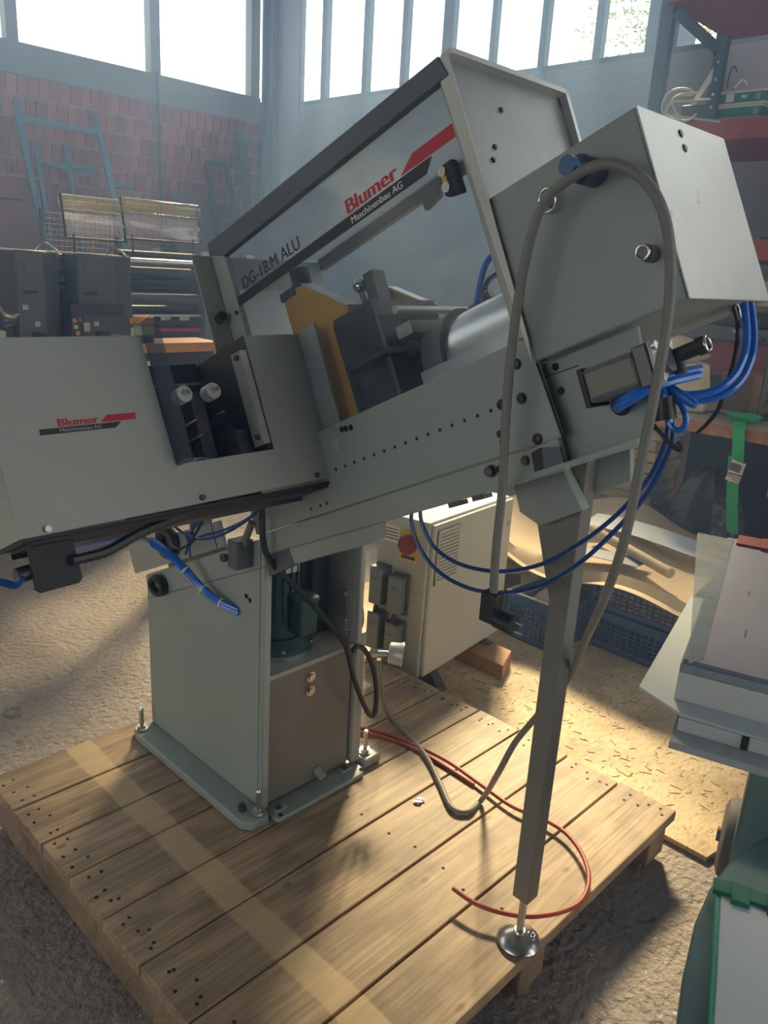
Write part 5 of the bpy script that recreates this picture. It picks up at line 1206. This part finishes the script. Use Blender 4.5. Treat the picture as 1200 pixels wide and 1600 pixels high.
# ================================================================== left background
pr = thing('printing_press', 'dark grey two-unit offset printing press with clear guards in the background', 'machine', (2.3, 4.8, 0))
for k, (x0, xm, x1) in enumerate(((1.775, 1.925, 2.055), (2.115, 2.335, 2.50))):
    t = MB().prism([(x0, 4.50, 0), (xm, 4.50, 0), (xm + .02, 4.52, 0), (x1, 4.60, 0), (x1, 5.3, 0), (x0, 5.3, 0)], (0, 0, 1.56)).build('press_unit', PRESS, pr, .012)
    MB().box(x0 + .045, x0 + .145, 4.494, 4.50, 1.445, 1.50).build('badge', GREY_D, t, .002)
    MB().box(x0 - .002, xm - .01, 4.492, 4.50, 1.13, 1.30).build('access_panel', PRESS, t, .004)
    for j in range(2): MB().box(x0 + .02 + .06*j, x0 + .05 + .06*j, 4.489, 4.492, 1.25 - .09*j, 1.275 - .09*j).build('sticker', BOXCREAM, t)
    MB().cyl((x0 + .03, 4.49, 1.34), (x0 + .10, 4.47, 1.345), .008).build('lever', BLACK, t)
    MB().tube([(xm + .02, 4.62, 1.56), (xm + .05, 4.6, 1.60), (xm + .10, 4.58, 1.575), (xm + .13, 4.58, 1.55)], .008, 8).build('hose_clip', STEEL, t)
MB().box(2.055, 2.115, 4.75, 5.3, 0, 1.5).build('link_frame', PRESSD, pr)
for z in (1.53, 1.47, 1.41, 1.36): MB().cyl((2.055, 4.68, z), (2.115, 4.68, z), .02).build('roller', GREY_D, pr)
MB().box(2.04, 2.36, 4.44, 4.50, 1.225, 1.285).build('feed_tray', PRESSD, pr)
cp = MB().box(2.04, 2.11, 4.44, 4.50, 1.10, 1.225).build('control_panel', BLACK, pr)
for x, z, mt in ((2.055, 1.195, YELLOW), (2.085, 1.20, RED), (2.06, 1.16, GREY_L), (2.07, 1.125, YELLOW)): MB().box(x - .01, x + .012, 4.434, 4.44, z - .01, z + .012).build('control_button', mt, cp)
MB().box(2.12, 2.17, 4.49, 4.496, 1.13, 1.18).build('notice', GREY_L, pr)
fr = MB().box(2.50, 3.05, 4.95, 5.3, 0, 1.5).build('press_bed', PRESSD, pr)
for z, y, r, mt in ((1.575, 4.72, .018, GREY_D), (1.525, 4.66, .026, STEEL), (1.47, 4.72, .032, GREY_D), (1.40, 4.68, .030, PRESSD), (1.335, 4.66, .012, STEEL), (1.30, 4.70, .030, mat('press_roller_brown', (.12, .10, .095), .3)),
                    (1.245, 4.72, .020, PRESSD), (1.205, 4.66, .008, GREY_L), (1.16, 4.70, .024, PRESSD), (1.115, 4.66, .012, RED), (1.08, 4.70, .022, PRESSD), (1.03, 4.66, .010, GREY_L), (.98, 4.7, .03, PRESSD)):
    MB().cyl((2.49, y, z), (3.02, y, z), r, 18).build('roller', mt, pr)
for x in (2.62, 2.76, 2.90): MB().box(x - .03, x + .04, 4.665, 4.69, 1.175, 1.20).build('gripper', GREY_L, pr)
MB().prism([(3.02, 4.60, 0), (3.10, 4.60, 0), (3.10, 5.3, 0), (3.02, 5.3, 0)], (0, 0, 1.55)).build('press_unit', PRESS, pr, .012)
MB().box(2.47, 2.51, 4.575, 4.60, 1.09, 1.14).build('notice', GREY_L, pr); MB().cyl((2.47, 4.57, 1.18), (2.47, 4.555, 1.18), .018).build('lock', BRASS, pr)
GUARD = clear_mat('scratched_guard', gloss=.10, diffuse=.10, smear=.14, dcol=(.75, .72, .75))
for x0, x1, zt in ((2.15, 2.52, 1.865), (2.52, 3.05, 1.885)):
    gdn = MB().grid(lambda u, v: (x0 + (x1 - x0)*u, 4.70 + .035*math.sin(v*math.pi*.5), zt - .21 + .13*v), 2, 3, (0, -.004, 0)).build('guard_sheet', GUARD, pr)
    MB().cyl((x0, 4.73, zt - .03), (x1, 4.73, zt - .03), .042, 20, caps=False).build('guard_roll', YACRYL, pr)
    for x in (x0, x1): MB().tube([(x, 4.69, zt - .23), (x, 4.72, zt - .08), (x, 4.74, zt + .01)], .007, 6).build('guard_rod', DSTEEL, pr)
    for x in (x0 + .05, x1 - .05): MB().cyl((x, 4.70, 1.50), (x, 4.70, zt - .20), .006, 8).build('guard_rod', DSTEEL, pr)
    MB().cyl((x0, 4.69, zt - .225), (x1, 4.69, zt - .225), .006, 8).build('guard_rod', DSTEEL, pr)
    for x in (x0 + .015, x1 - .03): MB().cyl((x, 4.69, zt - .14), (x, 4.68, zt - .14), .016, 14).build('guard_knob', BOXCREAM, pr)
dl = thing('delivery_unit', 'bright levers and linkage at the outer end of the press', 'machine', (1.70, 4.5, 0))
MB().box(1.62, 1.772, 4.55, 4.9, 0, 1.16).build('frame', PRESSD, dl, .01)
MB().tube(PATHS['press_cables'], .010, 8).build('linkage', STEEL, dl)
MB().box(1.655, 1.685, 4.46, 4.55, 1.02, 1.14).build('lamp_plate', BOXCREAM, dl)
for z in (1.19, 1.22, 1.16): MB().bar((1.70, 4.5, z), (1.77, 4.52, z + .015), .012, .012).build('lever', STEEL, dl)
# mesh crate behind the press
ms = thing('wire_mesh_basket', 'dark wire mesh basket behind the printing press', 'basket', (2.5, 5.45, 0))
mb = MB()
for i in range(15): mb.cyl((2.32 + i*.036, 5.40, 1.40), (2.32 + i*.036, 5.40, 1.80), .003, 6)
for j in range(12): mb.cyl((2.32, 5.40, 1.42 + j*.034), (2.83, 5.40, 1.42 + j*.034), .003, 6)
mb.build('wire_grid', DSTEEL, ms)
for x in (2.32, 2.83): MB().box(x - .012, x + .012, 5.39, 5.41, 0, 1.82).build('basket_post', DSTEEL, ms)
# bench in front of the press with a jar
bb = thing('plank_bench', 'narrow bench with an orange wooden top in front of the press', 'bench', (2.1, 3.5, 0))
MB().box(1.80, 2.32, 3.40, 3.62, 1.135, 1.18).build('bench_top', BENCHWOOD, bb, .003)
MB().box(1.80, 2.30, 3.44, 3.60, 1.05, 1.134).build('drawer_box', BLACKM, bb)
MB().box(2.24, 2.29, 3.44, 3.58, 0, 1.05).build('leg', PRESSD, bb)
for x in (1.84, 2.20): MB().box(x, x + .04, 3.60, 4.49, 1.09, 1.13).build('support_arm', PRESSD, bb)
MB().box(1.83, 1.925, 3.395, 3.40, 1.045, 1.10).build('hinge_plate', BOXCREAM, bb)
for x in (1.865, 1.90): MB().cyl((x, 3.395, 1.065), (x, 3.393, 1.065), .005, 10).build('screw', HOLE, bb)
jr = thing('plastic_jar', 'plastic jar with an orange lid and a blue label on the narrow bench', 'jar', (1.935, 3.46, 1.1805))
MB().cyl((1.935, 3.46, 1.1805), (1.935, 3.46, 1.265), .045, 24).build('jar_body', mat('jar_label_blue', (.03, .05, .16), .4), jr)
MB().cyl((1.935, 3.46, 1.215), (1.935, 3.46, 1.258), .0455, 24).build('jar_label', mat('jar_label_mixed', (.12, .24, .22), .5, col2=(.5, .45, .3), vscale=50), jr)
MB().lathe((1.935, 3.46, 1.265), (0, 0, 1), [(0, .043), (.003, .046), (.032, .046), (.036, .040)], 28).build('jar_lid', mat('orange_lid', (.55, .24, .05), .45), jr)

# things leaning on the brick wall
DARKBAR = mat('dark_bar_steel', (0.015, 0.025, 0.035), .5)
def frame_thing(name, label, bars, mt, cat='frame', w=.035, d=.03):
    t = thing(name, label, cat, (bars[0][0][0], bars[0][0][1], bars[0][0][2]))
    for p, q in bars: MB().bar(p, q, w, d, (0, -1, 0)).build('bar', mt, t)
    return t
frame_thing('steel_rack_frame', 'tall blue-grey steel frame leaning against the brick wall', [((2.80, 5.90, 0), (2.80, 6.86, 2.64)), ((3.50, 5.90, 0), (3.455, 6.86, 2.63)), ((2.80, 6.82, 2.52), (3.455, 6.82, 2.52))], BLUESTEEL, w=.045)
frame_thing('steel_bracket_stand', 'blue steel stand with a tapered arm leaning on the bricks beside the cupboard', [((3.02, 6.45, 0), (2.945, 6.90, 2.38)), ((2.955, 6.86, 2.25), (3.18, 6.84, 2.20)), ((3.0, 6.74, 1.70), (3.2, 6.74, 1.70))], BLUESTEEL)
frame_thing('steel_bracket_stand', 'blue steel stand with paired arms inside the tall leaning frame', [((3.30, 6.45, 0), (3.195, 6.90, 2.37)), ((3.21, 6.86, 2.23), (3.44, 6.86, 2.24)), ((3.22, 6.86, 2.16), (3.42, 6.86, 2.21))], BLUESTEEL)
frame_thing('steel_bracket_stand', 'short blue steel bracket outside the tall leaning frame', [((3.66, 6.45, 0), (3.565, 6.90, 2.34)), ((3.58, 6.86, 2.13), (3.76, 6.85, 2.12))], BLUESTEEL)
frame_thing('steel_hoop_frame', 'dark inverted U steel frame leaning near the column', [((4.68, 6.35, 0), (4.545, 6.88, 2.41)), ((4.545, 6.87, 2.41), (4.76, 6.87, 2.43)), ((4.98, 6.35, 0), (4.76, 6.88, 2.43))], DARKBAR, w=.05)
o = MB().bar((5.06, 6.55, 0.01), (4.955, 6.92, 2.74), .10, .02, (0, -1, 0)).build('steel_flat_bar', DARKBAR); tag(o, 'wide dark steel flat leaning on the bricks by the column', 'bar')
o = MB().prism([(4.15, 6.50, 0), (4.78, 6.50, 0), (4.65, 6.90, 2.15), (4.17, 6.90, 2.15)], (0, .02, 0)).build('leaning_board', mat('grey_hardboard', (.16, .125, .11), .8, var=.12)); tag(o, 'grey-brown board leaning on the brick wall behind the guards', 'board')
for k, x in enumerate((3.5, 3.62, 3.95, 4.2, 4.4)):
    o = MB().bar((x, 5.70 + .02*k, 0.01), (x - .1, 5.86, 1.62 + .05*(k % 2)), .07, .03, (0, -1, 0)).build('timber_offcut', (PALEWOOD, PRESSD, BOXCREAM, CARD, PALEWALL)[k])
    tag(o, ('pale plank', 'dark plank', 'cream plank', 'brown plank', 'ochre plank')[k] + ' standing upright behind the press rollers', 'plank')
pn = thing('brown_cupboard', 'tall brown wooden cupboard at the brick wall', 'cupboard', (2.4, 6.6, 0))
MB().box(1.9, 2.86, 6.70, 6.95, 0, 2.08).build('carcass', BROWNWOOD, pn, .006)
MB().box(1.88, 2.875, 6.68, 6.955, 2.08, 2.10).build('cupboard_top', CARD, pn)
MB().box(2.50, 2.72, 6.692, 6.70, 1.91, 1.925).build('cupboard_slot', HOLE, pn)

# straw and shavings scattered on the strand board
mb = MB(); rs = random.Random(3)
for i in range(420):
    x = rs.uniform(2.10, 3.35); y = rs.uniform(.66, 1.95); an = rs.uniform(0, math.pi); ln = rs.uniform(.008, .04) * (2 if rs.random() < .06 else 1)
    if abs(x - 2.5) < .12 and y > 1.6: continue
    if x > 2.76 and y > 1.0: continue
    p = Vector((x, y, .0210)); q = p + Vector((math.cos(an), math.sin(an), 0)) * ln; k = (p + q) / 2 + Vector((-math.sin(an), math.cos(an), 0)) * ln * rs.uniform(-.2, .2)
    mb.bar(p, k, .0016, .0014).bar(k, q, .0014, .0014)
o = mb.build('wood_shavings', mat('straw_brown', (.30, .19, .09), .8, var=.4, vscale=3), smooth=False); tag(o, 'thin straw and wood shavings scattered over the strand board', 'shavings', kind='stuff')

# tree outside the tall windows
tre = thing('tree', 'sunlit leafy tree outside the tall window row', 'tree', (12, 6.6, 0))
MB().cyl((12, 6.4, -1), (12.1, 6.5, 5.2), .14, 12, .06).build('trunk', BARK, tre)
mb = MB()
for i in range(2600):
    a = random.uniform(0, 2*math.pi); b = math.acos(random.uniform(-1, 1)); r = random.uniform(.5, 1.0)
    bx, by, bz = random.choice(((12, 6.7, 5.6), (12.2, 7.3, 5.15), (11.8, 6.2, 6.4), (12, 5.7, 5.4), (12, 7.0, 6.2)))
    c = Vector((bx + r*.75*math.sin(b)*math.cos(a), by + r*.72*math.sin(b)*math.sin(a), bz + r*.65*math.cos(b)))
    u = Vector((random.gauss(0, 1), random.gauss(0, 1), random.gauss(0, 1))).normalized(); v = u.orthogonal().normalized()
    mb.add([c - u*.05, c + v*.025, c + u*.05, c - v*.025], [(0, 1, 2, 3)])
fo = mb.build('foliage', LEAF, tre, smooth=False); fo['kind'] = 'stuff'

# ================================================================== haze volume added to imitate lens glare from the windows
hz = bpy.data.materials.new('glare_haze'); hz.use_nodes = True
_nt = hz.node_tree
for n in list(_nt.nodes): _nt.nodes.remove(n)
_o = _nt.nodes.new('ShaderNodeOutputMaterial'); _v = _nt.nodes.new('ShaderNodeVolumeScatter')
_v.inputs['Color'].default_value = (0.36, 0.57, 1.0, 1); _v.inputs['Density'].default_value = 0.055; _v.inputs['Anisotropy'].default_value = 0.55
_nt.links.new(_v.outputs[0], _o.inputs['Volume'])
air = MB().box(-3.45, WX - 0.03, -3.9, WY - 0.06, 0.005, TOPZ + 0.45).build('glare_haze', hz, smooth=False)
tag(air, 'faint bluish haze added in the hall to imitate lens glare', None, kind='structure')
